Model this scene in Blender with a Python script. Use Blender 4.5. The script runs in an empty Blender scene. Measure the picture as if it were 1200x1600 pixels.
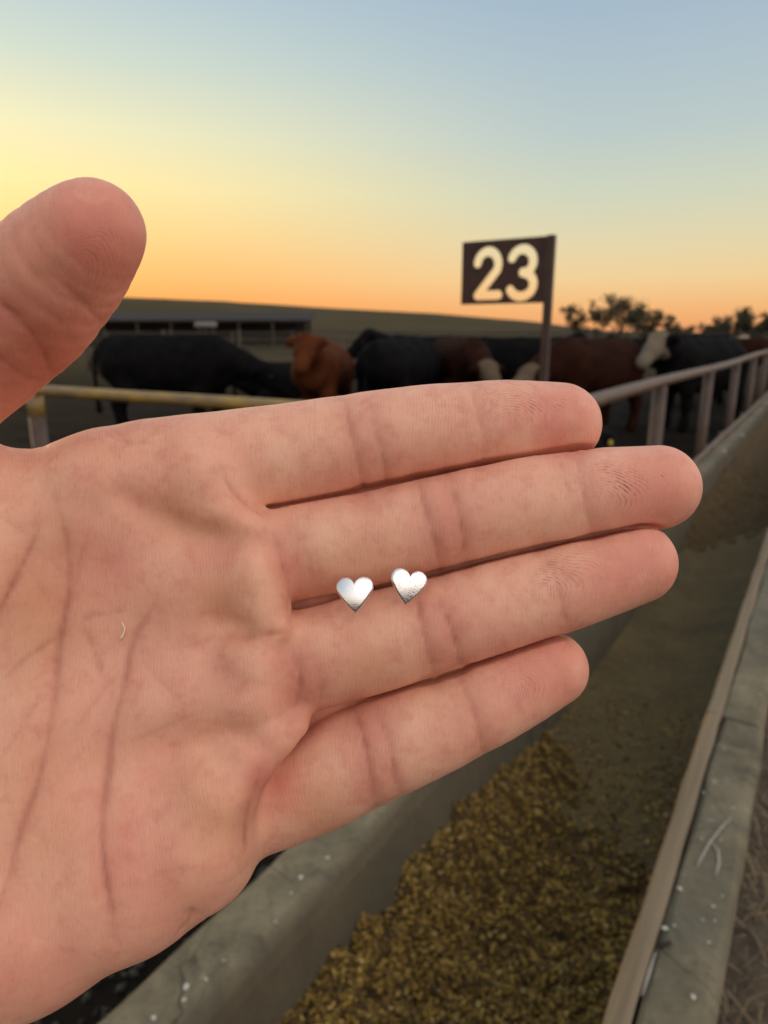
import bpy, bmesh, math, random
import numpy as np
from mathutils import Vector, Matrix

random.seed(7)
rng = np.random.default_rng(11)
sc = bpy.context.scene
COL = sc.collection

# ------------------------------------------------------------------ camera
FPX = 1067.0                                   # focal length in photo pixels (24 mm equivalent)
PITCH = math.atan(280 / FPX)
YAW = math.radians(32.5)
CAM = np.array([0.0, 0.0, 1.5])
FWD = np.array([-math.sin(YAW) * math.cos(PITCH), math.cos(YAW) * math.cos(PITCH), -math.sin(PITCH)])
RGT = np.array([math.cos(YAW), math.sin(YAW), 0.0])
UPV = np.cross(RGT, FWD)
cam_d = bpy.data.cameras.new('camera')
cam = bpy.data.objects.new('camera', cam_d)
COL.objects.link(cam)
cam.matrix_world = Matrix(((RGT[0], UPV[0], -FWD[0], CAM[0]), (RGT[1], UPV[1], -FWD[1], CAM[1]), (RGT[2], UPV[2], -FWD[2], CAM[2]), (0, 0, 0, 1)))
cam_d.sensor_fit = 'VERTICAL'
cam_d.sensor_height = 36.0
cam_d.lens = 36.0 * FPX / 1600.0
cam_d.clip_start = 0.01
cam_d.clip_end = 3000
cam_d.dof.use_dof = True
cam_d.dof.focus_distance = 0.110
cam_d.dof.aperture_fstop = 27
sc.camera = cam

# ------------------------------------------------------------------ sky
SUN_AZ = YAW + math.radians(46)                # degrees to the left of the trough's direction
SUN_EL = math.radians(4.2)


def lin(c):
    return tuple(((v / 255) / 12.92 if v / 255 <= 0.04045 else ((v / 255 + 0.055) / 1.055) ** 2.4) for v in c)


world = bpy.data.worlds.new('World')
sc.world = world
world.use_nodes = True
wn, wl = world.node_tree.nodes, world.node_tree.links
bg = wn['Background']


def wmath(op, a, b=None, c=None):
    n = wn.new('ShaderNodeMath')
    n.operation = op
    for i, v in enumerate((a, b, c)):
        if v is None:
            continue
        if isinstance(v, (int, float)):
            n.inputs[i].default_value = v
        else:
            wl.new(v, n.inputs[i])
    return n.outputs[0]


def wramp(fac, stops):
    r = wn.new('ShaderNodeValToRGB')
    r.color_ramp.interpolation = 'EASE' if False else 'LINEAR'
    el = r.color_ramp.elements
    while len(el) > 1:
        el.remove(el[-1])
    el[0].position = stops[0][0]
    el[0].color = (*stops[0][1], 1)
    for p, c in stops[1:]:
        e = el.new(p)
        e.color = (*c, 1)
    wl.new(fac, r.inputs[0])
    return r.outputs[0]


def wmix(f, a, b):
    m = wn.new('ShaderNodeMix')
    m.data_type = 'RGBA'
    wl.new(f, m.inputs[0])
    wl.new(a, m.inputs[6])
    wl.new(b, m.inputs[7])
    return m.outputs[2]


tc = wn.new('ShaderNodeTexCoord')
nv = wn.new('ShaderNodeVectorMath')
nv.operation = 'NORMALIZE'
wl.new(tc.outputs['Generated'], nv.inputs[0])
sep = wn.new('ShaderNodeSeparateXYZ')
wl.new(nv.outputs[0], sep.inputs[0])
zz = wmath('MAXIMUM', sep.outputs[2], 0.0)
hor = wmath('SQRT', wmath('ADD', wmath('ADD', wmath('MULTIPLY', sep.outputs[0], sep.outputs[0]), wmath('MULTIPLY', sep.outputs[1], sep.outputs[1])), 1e-5))
dots = wmath('ADD', wmath('MULTIPLY', sep.outputs[0], -math.sin(SUN_AZ)), wmath('MULTIPLY', sep.outputs[1], math.cos(SUN_AZ)))
az = wmath('MULTIPLY', wmath('SUBTRACT', 1.0, wmath('DIVIDE', dots, hor)), 0.5)   # 0 towards the sun, 1 away from it


def wsmooth(v, a, b):
    n = wn.new('ShaderNodeMapRange')
    n.interpolation_type = 'SMOOTHSTEP'
    wl.new(v, n.inputs[0])
    n.inputs[1].default_value = a
    n.inputs[2].default_value = b
    return n.outputs[0]


ZEN = (0.62, 0.64, 0.66)
sunward = wramp(zz, [(0, lin((234, 126, 70))), (.045, lin((248, 158, 80))), (.085, lin((251, 184, 102))), (.13, lin((251, 208, 128))), (.18, lin((252, 228, 156))), (.24, lin((236, 230, 184))), (.31, lin((204, 216, 200))), (.38, lin((181, 200, 207))), (.55, (.42, .50, .58)), (1, ZEN)])
side = wramp(zz, [(0, lin((236, 158, 106))), (.03, lin((240, 178, 118))), (.07, lin((236, 202, 148))), (.11, lin((224, 208, 166))), (.17, lin((204, 208, 184))), (.24, lin((184, 198, 196))), (.32, lin((170, 188, 199))), (.38, lin((158, 179, 198))), (.55, (.38, .46, .58)), (1, ZEN)])
away = wramp(zz, [(0, (.80, .66, .62)), (.12, (1.25, 1.06, .98)), (.3, (1.64, 1.46, 1.37)), (.6, (1.40, 1.31, 1.26)), (1, ZEN)])
grad = wmix(wsmooth(az, .40, .95), wmix(wsmooth(az, .0, .27), sunward, side), away)
nish = wn.new('ShaderNodeTexSky')
nish.sky_type = 'NISHITA'
nish.sun_disc = False
nish.sun_elevation = SUN_EL
nish.sun_rotation = -SUN_AZ
nish.dust_density = 1.5
nsc = wn.new('ShaderNodeVectorMath')
nsc.operation = 'SCALE'
nsc.inputs[3].default_value = 0.02
wl.new(nish.outputs[0], nsc.inputs[0])
addn = wn.new('ShaderNodeVectorMath')
addn.operation = 'ADD'
gs = wn.new('ShaderNodeVectorMath')
gs.operation = 'SCALE'
gs.inputs[3].default_value = 1.0
wl.new(grad, gs.inputs[0])
wl.new(gs.outputs[0], addn.inputs[0])
wl.new(nsc.outputs[0], addn.inputs[1])
wl.new(addn.outputs[0], bg.inputs[0])
bg.inputs[1].default_value = 1.0

# ------------------------------------------------------------------ sun, exposure
sd = bpy.data.lights.new('sun', 'SUN')
sd.energy = 1.2
sd.angle = math.radians(6)
sd.color = (1.0, 0.70, 0.40)
sun = bpy.data.objects.new('sun', sd)
COL.objects.link(sun)
sdir = Vector((-math.sin(SUN_AZ) * math.cos(SUN_EL), math.cos(SUN_AZ) * math.cos(SUN_EL), math.sin(SUN_EL)))
sun.rotation_euler = sdir.to_track_quat('Z', 'Y').to_euler()
sc.view_settings.view_transform = 'Standard'
sc.view_settings.look = 'None'
sc.view_settings.exposure = 0.0
sc.view_settings.gamma = 1.0
sc.view_settings.use_curve_mapping = False
sc.render.engine = 'CYCLES'
sc.cycles.use_denoising = True
sc.cycles.use_adaptive_sampling = True
sc.cycles.adaptive_threshold = 0.02
sc.cycles.max_bounces = 6
sc.cycles.sample_clamp_indirect = 6


# ------------------------------------------------------------------ helpers: placing
def ray(px, py):
    return RGT * (px - 600) / FPX + UPV * (800 - py) / FPX + FWD


def on_z(px, py, z):
    r = ray(px, py)
    return CAM + r * ((z - CAM[2]) / r[2])


def on_y(px, py, y):
    r = ray(px, py)
    return CAM + r * (y / r[1])


def far_at(px, dist, z=0.0):
    """ground position seen at picture column px, dist metres ahead of the camera"""
    a = math.atan((px - 600) / 1103.0)
    x, y = dist * math.tan(a), dist
    return np.array([x * math.cos(YAW) - y * math.sin(YAW), x * math.sin(YAW) + y * math.cos(YAW), z])


def tag(o, label=None, cat=None, group=None, kind=None):
    if label:
        o['label'] = label
    if cat:
        o['category'] = cat
    if group:
        o['group'] = group
    if kind:
        o['kind'] = kind
    return o


def link(name, me, mat=None, parent=None, loc=None, smooth=False):
    o = bpy.data.objects.new(name, me)
    COL.objects.link(o)
    if mat is not None and not me.materials:
        me.materials.append(mat)
    if parent is not None:
        o.parent = parent
    if loc is not None:
        o.location = loc
    if smooth:
        me.polygons.foreach_set('use_smooth', [True] * len(me.polygons))
    return o


def empty(name, loc, rz=0.0):
    o = bpy.data.objects.new(name, None)
    o.empty_display_size = 0.1
    COL.objects.link(o)
    o.location = loc
    o.rotation_euler = (0, 0, rz)
    return o


class MB:
    """collects vertices and faces"""
    def __init__(self):
        self.v, self.f = [], []

    def add(self, v, f):
        n = len(self.v)
        self.v += [tuple(map(float, p)) for p in v]
        self.f += [tuple(i + n for i in q) for q in f]

    def box(self, lo, hi):
        x0, y0, z0 = lo
        x1, y1, z1 = hi
        self.add([(x0, y0, z0), (x1, y0, z0), (x1, y1, z0), (x0, y1, z0), (x0, y0, z1), (x1, y0, z1), (x1, y1, z1), (x0, y1, z1)],
                 [(3, 2, 1, 0), (4, 5, 6, 7), (0, 1, 5, 4), (1, 2, 6, 5), (2, 3, 7, 6), (3, 0, 4, 7)])

    def tube(self, pts, rad, n=12, cap=True):
        pts = [Vector(p) for p in pts]
        if not hasattr(rad, '__len__'):
            rad = [rad] * len(pts)
        base = len(self.v)
        t0 = (pts[1] - pts[0]).normalized()
        ref = Vector((0, 0, 1)) if abs(t0.z) < 0.9 else Vector((1, 0, 0))
        a = t0.cross(ref).normalized()
        for i, p in enumerate(pts):
            t = (pts[min(i + 1, len(pts) - 1)] - pts[max(i - 1, 0)]).normalized()
            a = (a - t * a.dot(t)).normalized()
            b = t.cross(a)
            for k in range(n):
                w = 2 * math.pi * k / n
                self.v.append(tuple(p + (a * math.cos(w) + b * math.sin(w)) * rad[i]))
        for i in range(len(pts) - 1):
            for k in range(n):
                k2 = (k + 1) % n
                self.f.append((base + i * n + k, base + i * n + k2, base + (i + 1) * n + k2, base + (i + 1) * n + k))
        if cap:
            self.f.append(tuple(base + k for k in range(n))[::-1])
            self.f.append(tuple(base + (len(pts) - 1) * n + k for k in range(n)))

    def mesh(self, name):
        me = bpy.data.meshes.new(name)
        me.from_pydata(self.v, [], self.f)
        me.update()
        return me

    def build(self, name, mat, parent=None, loc=None, smooth=False):
        return link(name, self.mesh(name), mat, parent, loc, smooth)


def np_mesh(name, V, Q):
    """mesh from numpy vertices and quads"""
    me = bpy.data.meshes.new(name)
    me.vertices.add(len(V))
    me.vertices.foreach_set('co', np.asarray(V, np.float32).ravel())
    k = Q.shape[1]
    me.loops.add(len(Q) * k)
    me.loops.foreach_set('vertex_index', Q.astype(np.int32).ravel())
    me.polygons.add(len(Q))
    me.polygons.foreach_set('loop_start', np.arange(0, len(Q) * k, k, dtype=np.int32))
    me.update(calc_edges=True)
    me.polygons.foreach_set('use_smooth', np.ones(len(Q), bool))
    return me


# ------------------------------------------------------------------ helpers: materials
class Nodes:
    def __init__(self, name):
        self.m = bpy.data.materials.new(name)
        self.m.use_nodes = True
        self.n, self.l = self.m.node_tree.nodes, self.m.node_tree.links
        self.p = self.n['Principled BSDF']

    def new(self, t, **kw):
        n = self.n.new('ShaderNode' + t)
        for k, v in kw.items():
            setattr(n, k, v)
        return n

    def put(self, sock, v):
        if isinstance(v, bpy.types.NodeSocket):
            self.l.new(v, sock)
        elif hasattr(v, '__len__') and len(v) == 3 and sock.type == 'RGBA':
            sock.default_value = (*v, 1)
        else:
            sock.default_value = v

    def coord(self, kind='Object'):
        return self.new('TexCoord').outputs[kind]

    def mapping(self, vec, scale=(1, 1, 1), rot=(0, 0, 0)):
        n = self.new('Mapping')
        self.l.new(vec, n.inputs[0])
        n.inputs['Scale'].default_value = scale
        n.inputs['Rotation'].default_value = rot
        return n.outputs[0]

    def noise(self, vec, scale, detail=4, rough=.55, dist=0.0):
        n = self.new('TexNoise')
        self.l.new(vec, n.inputs['Vector'])
        n.inputs['Scale'].default_value = scale
        n.inputs['Detail'].default_value = detail
        n.inputs['Roughness'].default_value = rough
        n.inputs['Distortion'].default_value = dist
        return n.outputs[0]

    def range(self, v, a, b, c=0.0, d=1.0):
        n = self.new('MapRange')
        self.l.new(v, n.inputs[0])
        for i, q in enumerate((a, b, c, d)):
            n.inputs[i + 1].default_value = q
        return n.outputs[0]

    def math(self, op, *a):
        n = self.new('Math', operation=op)
        for i, v in enumerate(a):
            self.put(n.inputs[i], v)
        return n.outputs[0]

    def mix(self, f, a, b, blend='MIX'):
        n = self.new('Mix', data_type='RGBA', blend_type=blend)
        self.put(n.inputs[0], f)
        self.put(n.inputs[6], a)
        self.put(n.inputs[7], b)
        return n.outputs[2]

    def attr(self, name, out=2):
        n = self.new('Attribute', attribute_name=name)
        return n.outputs[out]

    def bump(self, h, strength, dist, normal=None):
        n = self.new('Bump')
        n.inputs['Strength'].default_value = strength
        n.inputs['Distance'].default_value = dist
        self.l.new(h, n.inputs['Height'])
        if normal is not None:
            self.l.new(normal, n.inputs['Normal'])
        return n.outputs[0]

    def out(self, base=None, rough=None, normal=None, metal=None, **kw):
        if base is not None:
            self.put(self.p.inputs['Base Color'], base)
        if rough is not None:
            self.put(self.p.inputs['Roughness'], rough)
        if normal is not None:
            self.put(self.p.inputs['Normal'], normal)
        if metal is not None:
            self.p.inputs['Metallic'].default_value = metal
        for k, v in kw.items():
            self.put(self.p.inputs[k.replace('_', ' ')], v)
        return self.m


def grainy(name, a, b, scale, rough=.85, bump=.3, bdist=.01, c=None, cscale=3.0, metal=0.0, detail=6):
    """two-tone noise material with relief, optional third tone in large patches"""
    N = Nodes(name)
    co = N.coord()
    n1 = N.noise(co, scale, detail, .6)
    col = N.mix(N.range(n1, .32, .68), a, b)
    if c is not None:
        col = N.mix(N.range(N.noise(co, cscale, 4, .6), .48, .66), col, c)
    return N.out(col, rough, N.bump(n1, bump, bdist), metal)


# ------------------------------------------------------------------ helpers: implicit surfaces
def smin(a, b, k):
    h = np.maximum(k - np.abs(a - b), 0.0) / k
    return np.minimum(a, b) - h * h * k * 0.25


def cone(p, a, b, ra, rb):
    a, b = np.asarray(a, np.float32), np.asarray(b, np.float32)
    ba = b - a
    pa = p - a
    t = np.clip(pa @ ba / max(float(ba @ ba), 1e-9), 0, 1)
    d = pa - t[:, None] * ba
    return np.sqrt(np.einsum('ij,ij->i', d, d)) - (ra + (rb - ra) * t)


def ell(p, c, r, R=None):
    q = p - np.asarray(c, np.float32)
    if R is not None:
        q = q @ R
    r = np.asarray(r, np.float32)
    k0 = np.sqrt((((q / r)) ** 2).sum(1))
    k1 = np.sqrt(((q / (r * r)) ** 2).sum(1)) + 1e-6
    return k0 * (k0 - 1) / k1


def chain(p, pts, k=0.0):
    """pts: list of (x, y, z, r)"""
    d = None
    for a, b in zip(pts[:-1], pts[1:]):
        e = cone(p, a[:3], b[:3], a[3], b[3])
        d = e if d is None else (np.minimum(d, e) if k == 0 else smin(d, e, k))
    return d


def catmull(pts, n):
    P = np.array(pts, float)
    P = np.vstack([2 * P[0] - P[1], P, 2 * P[-1] - P[-2]])
    out = []
    for i in range(1, len(P) - 2):
        for t in np.linspace(0, 1, n, endpoint=False):
            p0, p1, p2, p3 = P[i - 1], P[i], P[i + 1], P[i + 2]
            out.append(.5 * (2 * p1 + (p2 - p0) * t + (2 * p0 - 5 * p1 + 4 * p2 - p3) * t * t + (3 * p1 - p0 - 3 * p2 + p3) * t ** 3))
    out.append(P[-2])
    return np.array(out, np.float32)


def surface(sdf, lo, hi, h, coarse=5, band=None, newton=2):
    """quad mesh of sdf = 0 (surface nets on a narrow band)"""
    lo, hi = np.array(lo, float), np.array(hi, float)
    nb = np.ceil((hi - lo) / (h * coarse)).astype(int)
    H = h * coarse
    g = np.stack(np.meshgrid(*[lo[i] + (np.arange(nb[i]) + .5) * H for i in range(3)], indexing='ij'), -1).reshape(-1, 3).astype(np.float32)
    dc = np.concatenate([sdf(q) for q in np.array_split(g, max(1, len(g) // 400000))])
    band = band or H * 1.35
    near = (np.abs(dc) < band).reshape(nb)
    F = np.repeat(np.repeat(np.repeat(dc.reshape(nb).astype(np.float32), coarse, 0), coarse, 1), coarse, 2)
    idx = np.argwhere(near)
    off = np.stack(np.meshgrid(*[np.arange(coarse)] * 3, indexing='ij'), -1).reshape(-1, 3)
    for blk in np.array_split(idx, max(1, len(idx) * coarse ** 3 // 500000)):
        ii = (blk[:, None, :] * coarse + off[None]).reshape(-1, 3)
        F[ii[:, 0], ii[:, 1], ii[:, 2]] = sdf((lo + (ii + .5) * h).astype(np.float32))
    S = F < 0
    n = np.array(F.shape)
    cnt = np.zeros(n - 1, np.int8)
    for o in np.ndindex(2, 2, 2):
        cnt += S[o[0]:n[0] - 1 + o[0], o[1]:n[1] - 1 + o[1], o[2]:n[2] - 1 + o[2]]
    act = np.argwhere((cnt > 0) & (cnt < 8))
    ids = np.full(n - 1, -1, np.int32)
    ids[act[:, 0], act[:, 1], act[:, 2]] = np.arange(len(act))
    acc = np.zeros((len(act), 3))
    num = np.zeros(len(act))
    corners = list(np.ndindex(2, 2, 2))
    vals = {c: F[act[:, 0] + c[0], act[:, 1] + c[1], act[:, 2] + c[2]] for c in corners}
    for c in corners:
        for ax in range(3):
            if c[ax]:
                continue
            e = list(c)
            e[ax] = 1
            fa, fb = vals[c], vals[tuple(e)]
            m = (fa < 0) != (fb < 0)
            t = np.where(m, fa / np.where(m, fa - fb, 1), 0)
            pos = np.array(c, float)[None].repeat(len(act), 0)
            pos[:, ax] += t
            acc[m] += pos[m]
            num[m] += 1
    V = lo + (act + acc / num[:, None] + .5) * h
    Q = []
    for ax in range(3):
        u, v = (ax + 1) % 3, (ax + 2) % 3
        sl0 = [slice(1, n[i] - 1) for i in range(3)]
        sl0[ax] = slice(0, n[ax] - 1)
        sl1 = list(sl0)
        sl1[ax] = slice(1, n[ax])
        s0, s1 = S[tuple(sl0)], S[tuple(sl1)]
        e = np.argwhere(s0 != s1)
        flip = s0[e[:, 0], e[:, 1], e[:, 2]]
        e = e + np.array([0 if i == ax else 1 for i in range(3)])
        q = []
        for du, dv in ((-1, -1), (0, -1), (0, 0), (-1, 0)):
            c = e.copy()
            c[:, u] += du
            c[:, v] += dv
            q.append(ids[c[:, 0], c[:, 1], c[:, 2]])
        q = np.stack(q, 1)
        q[~flip] = q[~flip][:, ::-1]
        Q.append(q)
    Q = np.concatenate(Q)
    Q = Q[(Q >= 0).all(1)]
    V = V.astype(np.float32)
    for _ in range(newton):
        f = sdf(V)
        gr = grad_sdf(sdf, V, h * .5, f)
        step = np.clip(f, -h, h)[:, None] * gr
        V = V - step.astype(np.float32)
    return V, Q


def grad_sdf(sdf, V, e, f=None):
    f = sdf(V) if f is None else f
    gr = np.stack([sdf(V + np.array(o, np.float32)) - f for o in ((e, 0, 0), (0, e, 0), (0, 0, e))], 1)
    return gr / (np.linalg.norm(gr, axis=1, keepdims=True) + 1e-9)


def set_attr(me, name, data):
    data = np.asarray(data, np.float32)
    if data.ndim == 1:
        a = me.attributes.new(name, 'FLOAT', 'POINT')
        a.data.foreach_set('value', data)
    elif data.shape[1] == 3:
        a = me.attributes.new(name, 'FLOAT_VECTOR', 'POINT')
        a.data.foreach_set('vector', data.ravel())



# ================================================================== the setting
TOP = 0.40                                   # height of the bunk walls
RX0, RX1 = -0.167, -0.012                    # right wall of the bunk (feed lane side)
LX0, LX1 = -0.880, -0.715                    # left wall (cattle side)


def vnoise(x, y, f, seed=0):
    """smooth value noise"""
    r = np.random.default_rng(seed)
    T = r.random((64, 64))
    u, v = x * f, y * f
    i, j = np.floor(u).astype(int), np.floor(v).astype(int)
    a, b = u - i, v - j
    a, b = a * a * (3 - 2 * a), b * b * (3 - 2 * b)
    g = lambda p, q: T[p % 64, q % 64]
    return (g(i, j) * (1 - a) + g(i + 1, j) * a) * (1 - b) + (g(i, j + 1) * (1 - a) + g(i + 1, j + 1) * a) * b - .5


def fbm(x, y, f, n=4, seed=0):
    s, k = 0, 1
    for i in range(n):
        s = s + k * vnoise(x + 7.3 * i, y - 3.1 * i, f * 2 ** i, seed + i)
        k *= .5
    return s


def axis(parts):
    out = []
    for a, b, n in parts:
        out += list(np.linspace(a, b, n, endpoint=False))
    return np.array(out + [parts[-1][1]])


def sheet(name, xs, ys, zf, mat):
    X, Y = np.meshgrid(xs, ys, indexing='ij')
    Z = zf(X, Y)
    n, m = X.shape
    idx = np.arange(n * m).reshape(n, m)
    Q = np.stack([idx[:-1, :-1], idx[1:, :-1], idx[1:, 1:], idx[:-1, 1:]], -1).reshape(-1, 4)
    me = np_mesh(name, np.stack([X, Y, Z], -1).reshape(-1, 3), Q)
    return link(name, me, mat)


def hill(X, Y):
    """height of the rising fields beyond the pens"""
    u = X * math.cos(YAW) + Y * math.sin(YAW)             # to the right in the picture
    w = -X * math.sin(YAW) + Y * math.cos(YAW)            # ahead
    d = np.hypot(u, w)
    a = np.degrees(np.arctan2(u, np.maximum(w, 1e-3)))    # bearing from the view's middle
    rise = np.interp(a, [-90, -40, -22, -13, -4, 4, 12, 17, 24, 40, 90], [.052, .050, .0475, .043, .034, .0275, .016, .004, .0, .0, .0])
    s = np.clip((d - 45) / 160, 0, 1)
    s = s * s * (3 - 2 * s)
    return np.where(w > 0, rise * d * s + np.clip((d - 60) / 60, 0, 1) * .9 * fbm(X, Y, .045, 4, 55), 0)


def ground_z(X, Y):
    X, Y = np.asarray(X, float), np.asarray(Y, float)
    z = hill(X, Y)
    pen = np.clip((-1.15 - X) / .3, 0, 1)
    near = np.clip((60 - np.hypot(X, Y)) / 40, 0, 1)
    z = z + near * (pen * (.11 * fbm(X, Y, .9, 5, 3)) + np.clip((X - .02) / .15, 0, 1) * .03 * fbm(X, Y, 2.1, 4, 9))
    return z


N = Nodes('earth')
co = N.coord('Object')
n1 = N.noise(co, 1.4, 8, .62)
n2 = N.noise(co, .035, 5, .6)
mud = N.mix(N.range(n1, .3, .7), (.007, .006, .005), (.026, .020, .015))
fld = N.mix(N.range(n2, .40, .60), (.078, .060, .032), (.064, .054, .026))
fld = N.mix(N.range(N.noise(N.mapping(co, (.02, .12, .1), (0, 0, .5)), 1.0, 4, .6), .5, .7), fld, (.105, .078, .046))
dist = N.new('VectorMath', operation='LENGTH')
N.l.new(co, dist.inputs[0])
earth = N.out(N.mix(N.range(dist.outputs['Value'], 16, 42), mud, fld), .95, N.bump(N.noise(co, 9, 8, .65), 1.0, .12), None, Specular_IOR_Level=.05)
xs = axis([(-900, -120, 26), (-120, -30, 45), (-30, -4, 52), (-4, 2, 40), (2, 30, 20), (30, 900, 24)])
ys = axis([(-60, -2, 16), (-2, 6, 50), (6, 30, 48), (30, 160, 60), (160, 1100, 36)])
ground = tag(sheet('ground', xs, ys, ground_z, earth), kind='structure')

# packed dirt feed lane on the right
N = Nodes('lane_dirt')
co = N.coord('Object')
n1 = N.noise(co, 22, 8, .65)
lane_m = N.out(N.mix(N.range(n1, .3, .72), (.045, .034, .022), (.150, .115, .076)), .95, N.bump(n1, .9, .02))
lane = tag(sheet('feed_lane', axis([(-.006, 1.2, 60), (1.2, 5, 20)]), axis([(-3, .4, 14), (.4, 3, 120), (3, 12, 45), (12, 60, 24)]),
                 lambda X, Y: .035 + .030 * fbm(X, Y, 5.0, 5, 21) - .01 * np.clip((X - 3) / 2, 0, 1) * 2, lane_m), kind='structure')

# ------------------------------------------------------------------ concrete feed bunk
N = Nodes('old_concrete')
co = N.coord('Object')
n1 = N.noise(co, 9, 8, .65)
n2 = N.noise(co, 60, 5, .6)
n3 = N.noise(co, 2.2, 5, .6, .6)
cc = N.mix(N.range(n1, .3, .7), (.118, .097, .056), (.250, .206, .126))
cc = N.mix(N.range(n3, .46, .66), cc, (.130, .118, .078))
cc = N.mix(N.math('MULTIPLY', N.range(n2, .52, .72), .55), cc, (.07, .06, .045))
vor = N.new('TexVoronoi')
N.l.new(co, vor.inputs['Vector'])
vor.inputs['Scale'].default_value = 26
spk = N.math('MULTIPLY', N.range(vor.outputs['Distance'], .09, .03), N.range(N.noise(co, 4, 2, .5), .60, .68, 0, .6))
cc = N.mix(spk, cc, (.45, .43, .38))
# cattle-side inner face darker brown, blotched stains elsewhere
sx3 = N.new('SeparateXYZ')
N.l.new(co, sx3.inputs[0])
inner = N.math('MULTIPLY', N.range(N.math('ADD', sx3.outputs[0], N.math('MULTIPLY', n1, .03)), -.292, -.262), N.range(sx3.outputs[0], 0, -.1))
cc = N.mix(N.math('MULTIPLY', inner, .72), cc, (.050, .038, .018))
cc = N.mix(N.math('MULTIPLY', N.range(N.noise(co, 3.4, 6, .7, 1.0), .50, .64), .7), cc, (.062, .050, .030))
crk = N.new('TexVoronoi', feature='DISTANCE_TO_EDGE')
cw = N.new('VectorMath', operation='MULTIPLY_ADD')
cn = N.new('TexNoise')
N.l.new(co, cn.inputs['Vector'])
cn.inputs['Scale'].default_value = 7
cn.inputs['Detail'].default_value = 5
N.l.new(cn.outputs['Color'], cw.inputs[0])
cw.inputs[1].default_value = (.16, .16, .16)
N.l.new(co, cw.inputs[2])
N.l.new(cw.outputs[0], crk.inputs['Vector'])
crk.inputs['Scale'].default_value = 3.2
crack = N.math('MULTIPLY', N.range(crk.outputs['Distance'], .010, .002), N.range(N.noise(co, 2.5, 2, .5), .46, .56))
cc = N.mix(N.math('MULTIPLY', crack, .8), cc, (.022, .018, .012))
fine_ = N.noise(co, 420, 3, .6)
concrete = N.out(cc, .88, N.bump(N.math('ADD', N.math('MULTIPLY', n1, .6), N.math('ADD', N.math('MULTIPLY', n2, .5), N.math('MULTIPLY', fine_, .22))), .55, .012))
N = Nodes('tan_lit_concrete')  # concrete of the inner lip, warm glow put into its colour
co = N.coord('Object')
n1 = N.noise(N.mapping(co, (26, 1.4, 26)), 1.0, 6, .6)
lip_tan = N.out(N.mix(N.range(n1, .3, .7), (.15, .112, .066), (.25, .188, .115)), .8, N.bump(n1, .4, .006))
N = Nodes('bunk_floor_concrete')
co = N.coord('Object')
n1 = N.noise(co, 5, 8, .66)
n2 = N.noise(co, 45, 6, .65)
flc = N.mix(N.range(n1, .3, .7), (.055, .038, .012), (.115, .080, .026))
flc = N.mix(N.range(n2, .52, .72), flc, (.17, .110, .030))
bfloor = N.out(flc, .9, N.bump(n2, .6, .01))

bunk = empty('feed_bunk', (-.447, 6, 0))
tag(bunk, 'long weathered concrete feed bunk running away to the right below the hand', 'feed bunk')


def wall_section(y0, y1, prof, name, mat, seed):
    """a cast length of bunk wall: profile extruded along y with slightly uneven edges"""
    n = max(3, min(60, int((y1 - y0) / .05)))
    ysec = np.linspace(y0, y1, n)
    k = len(prof)
    V = []
    r = np.random.default_rng(seed)
    ox, oz = r.uniform(-.004, .004), r.uniform(-.004, .004)
    for y in ysec:
        for i, (x, z) in enumerate(prof):
            w = (.0022 if name == 'tan_lit_lip' else .0045) if z > .1 else 0
            V.append((x + ox + w * float(fbm(np.array([y * 3.0 + i * 11]), np.array([i * 5.0 + seed]), 1.7, 4, 5)[()] if False else 2 * vnoise(np.array([y * 9.0]), np.array([i * 5.0 + seed]), 1.0, 5)[0]),
                      y, z + oz + w * 1.6 * float(vnoise(np.array([y * 7.0 + 3]), np.array([i * 3.0 + seed * 2]), 1.0, 6)[0])))
    F = []
    for j in range(n - 1):
        for i in range(k):
            i2 = (i + 1) % k
            F.append((j * k + i, j * k + i2, (j + 1) * k + i2, (j + 1) * k + i))
    F.append(tuple(range(k))[::-1])
    F.append(tuple((n - 1) * k + i for i in range(k)))
    mb = MB()
    mb.add([(x - bunk.location.x, y - bunk.location.y, z - bunk.location.z) for x, y, z in V], F)
    o = mb.build(name, mat, bunk)
    bm = bmesh.new()
    bm.from_mesh(o.data)
    bmesh.ops.recalc_face_normals(bm, faces=bm.faces)
    bm.to_mesh(o.data)
    bm.free()
    return o


prof_r = [(RX0 + .030, -.1), (RX1, -.1), (RX1, TOP - .022), (RX1 - .006, TOP - .008), (RX1 - .018, TOP), (RX0 + .052, TOP), (RX0 + .044, TOP - .006), (RX0 + .038, TOP - .02)]
prof_l = [(LX1 + .06, -.1), (LX0 - .02, -.1), (LX0, TOP - .03), (LX0 + .012, TOP - .006), (LX0 + .026, TOP), (LX1 - .030, TOP), (LX1 - .010, TOP - .012), (LX1, TOP - .04)]
joints = [-1.1, 2.06, 4.5, 6.9, 9.3, 11.7, 14.1, 18, 24, 32, 45]
for i, (a, b) in enumerate(zip(joints[:-1], joints[1:])):
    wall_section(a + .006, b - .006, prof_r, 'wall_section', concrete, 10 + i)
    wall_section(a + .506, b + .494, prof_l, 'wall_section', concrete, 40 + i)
    # rounded concrete inner lip of the lane-side wall, sunset glow painted as tan
    wall_section(a + .003, b - .003, [(RX0 + .004, TOP - .115), (RX0 + .036, TOP - .115), (RX0 + .037, TOP - .016), (RX0 + .043, TOP + .001), (RX0 + .030, TOP + .008), (RX0 + .008, TOP + .003), (RX0, TOP - .012)], 'tan_lit_lip', lip_tan, 70 + i)

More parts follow.
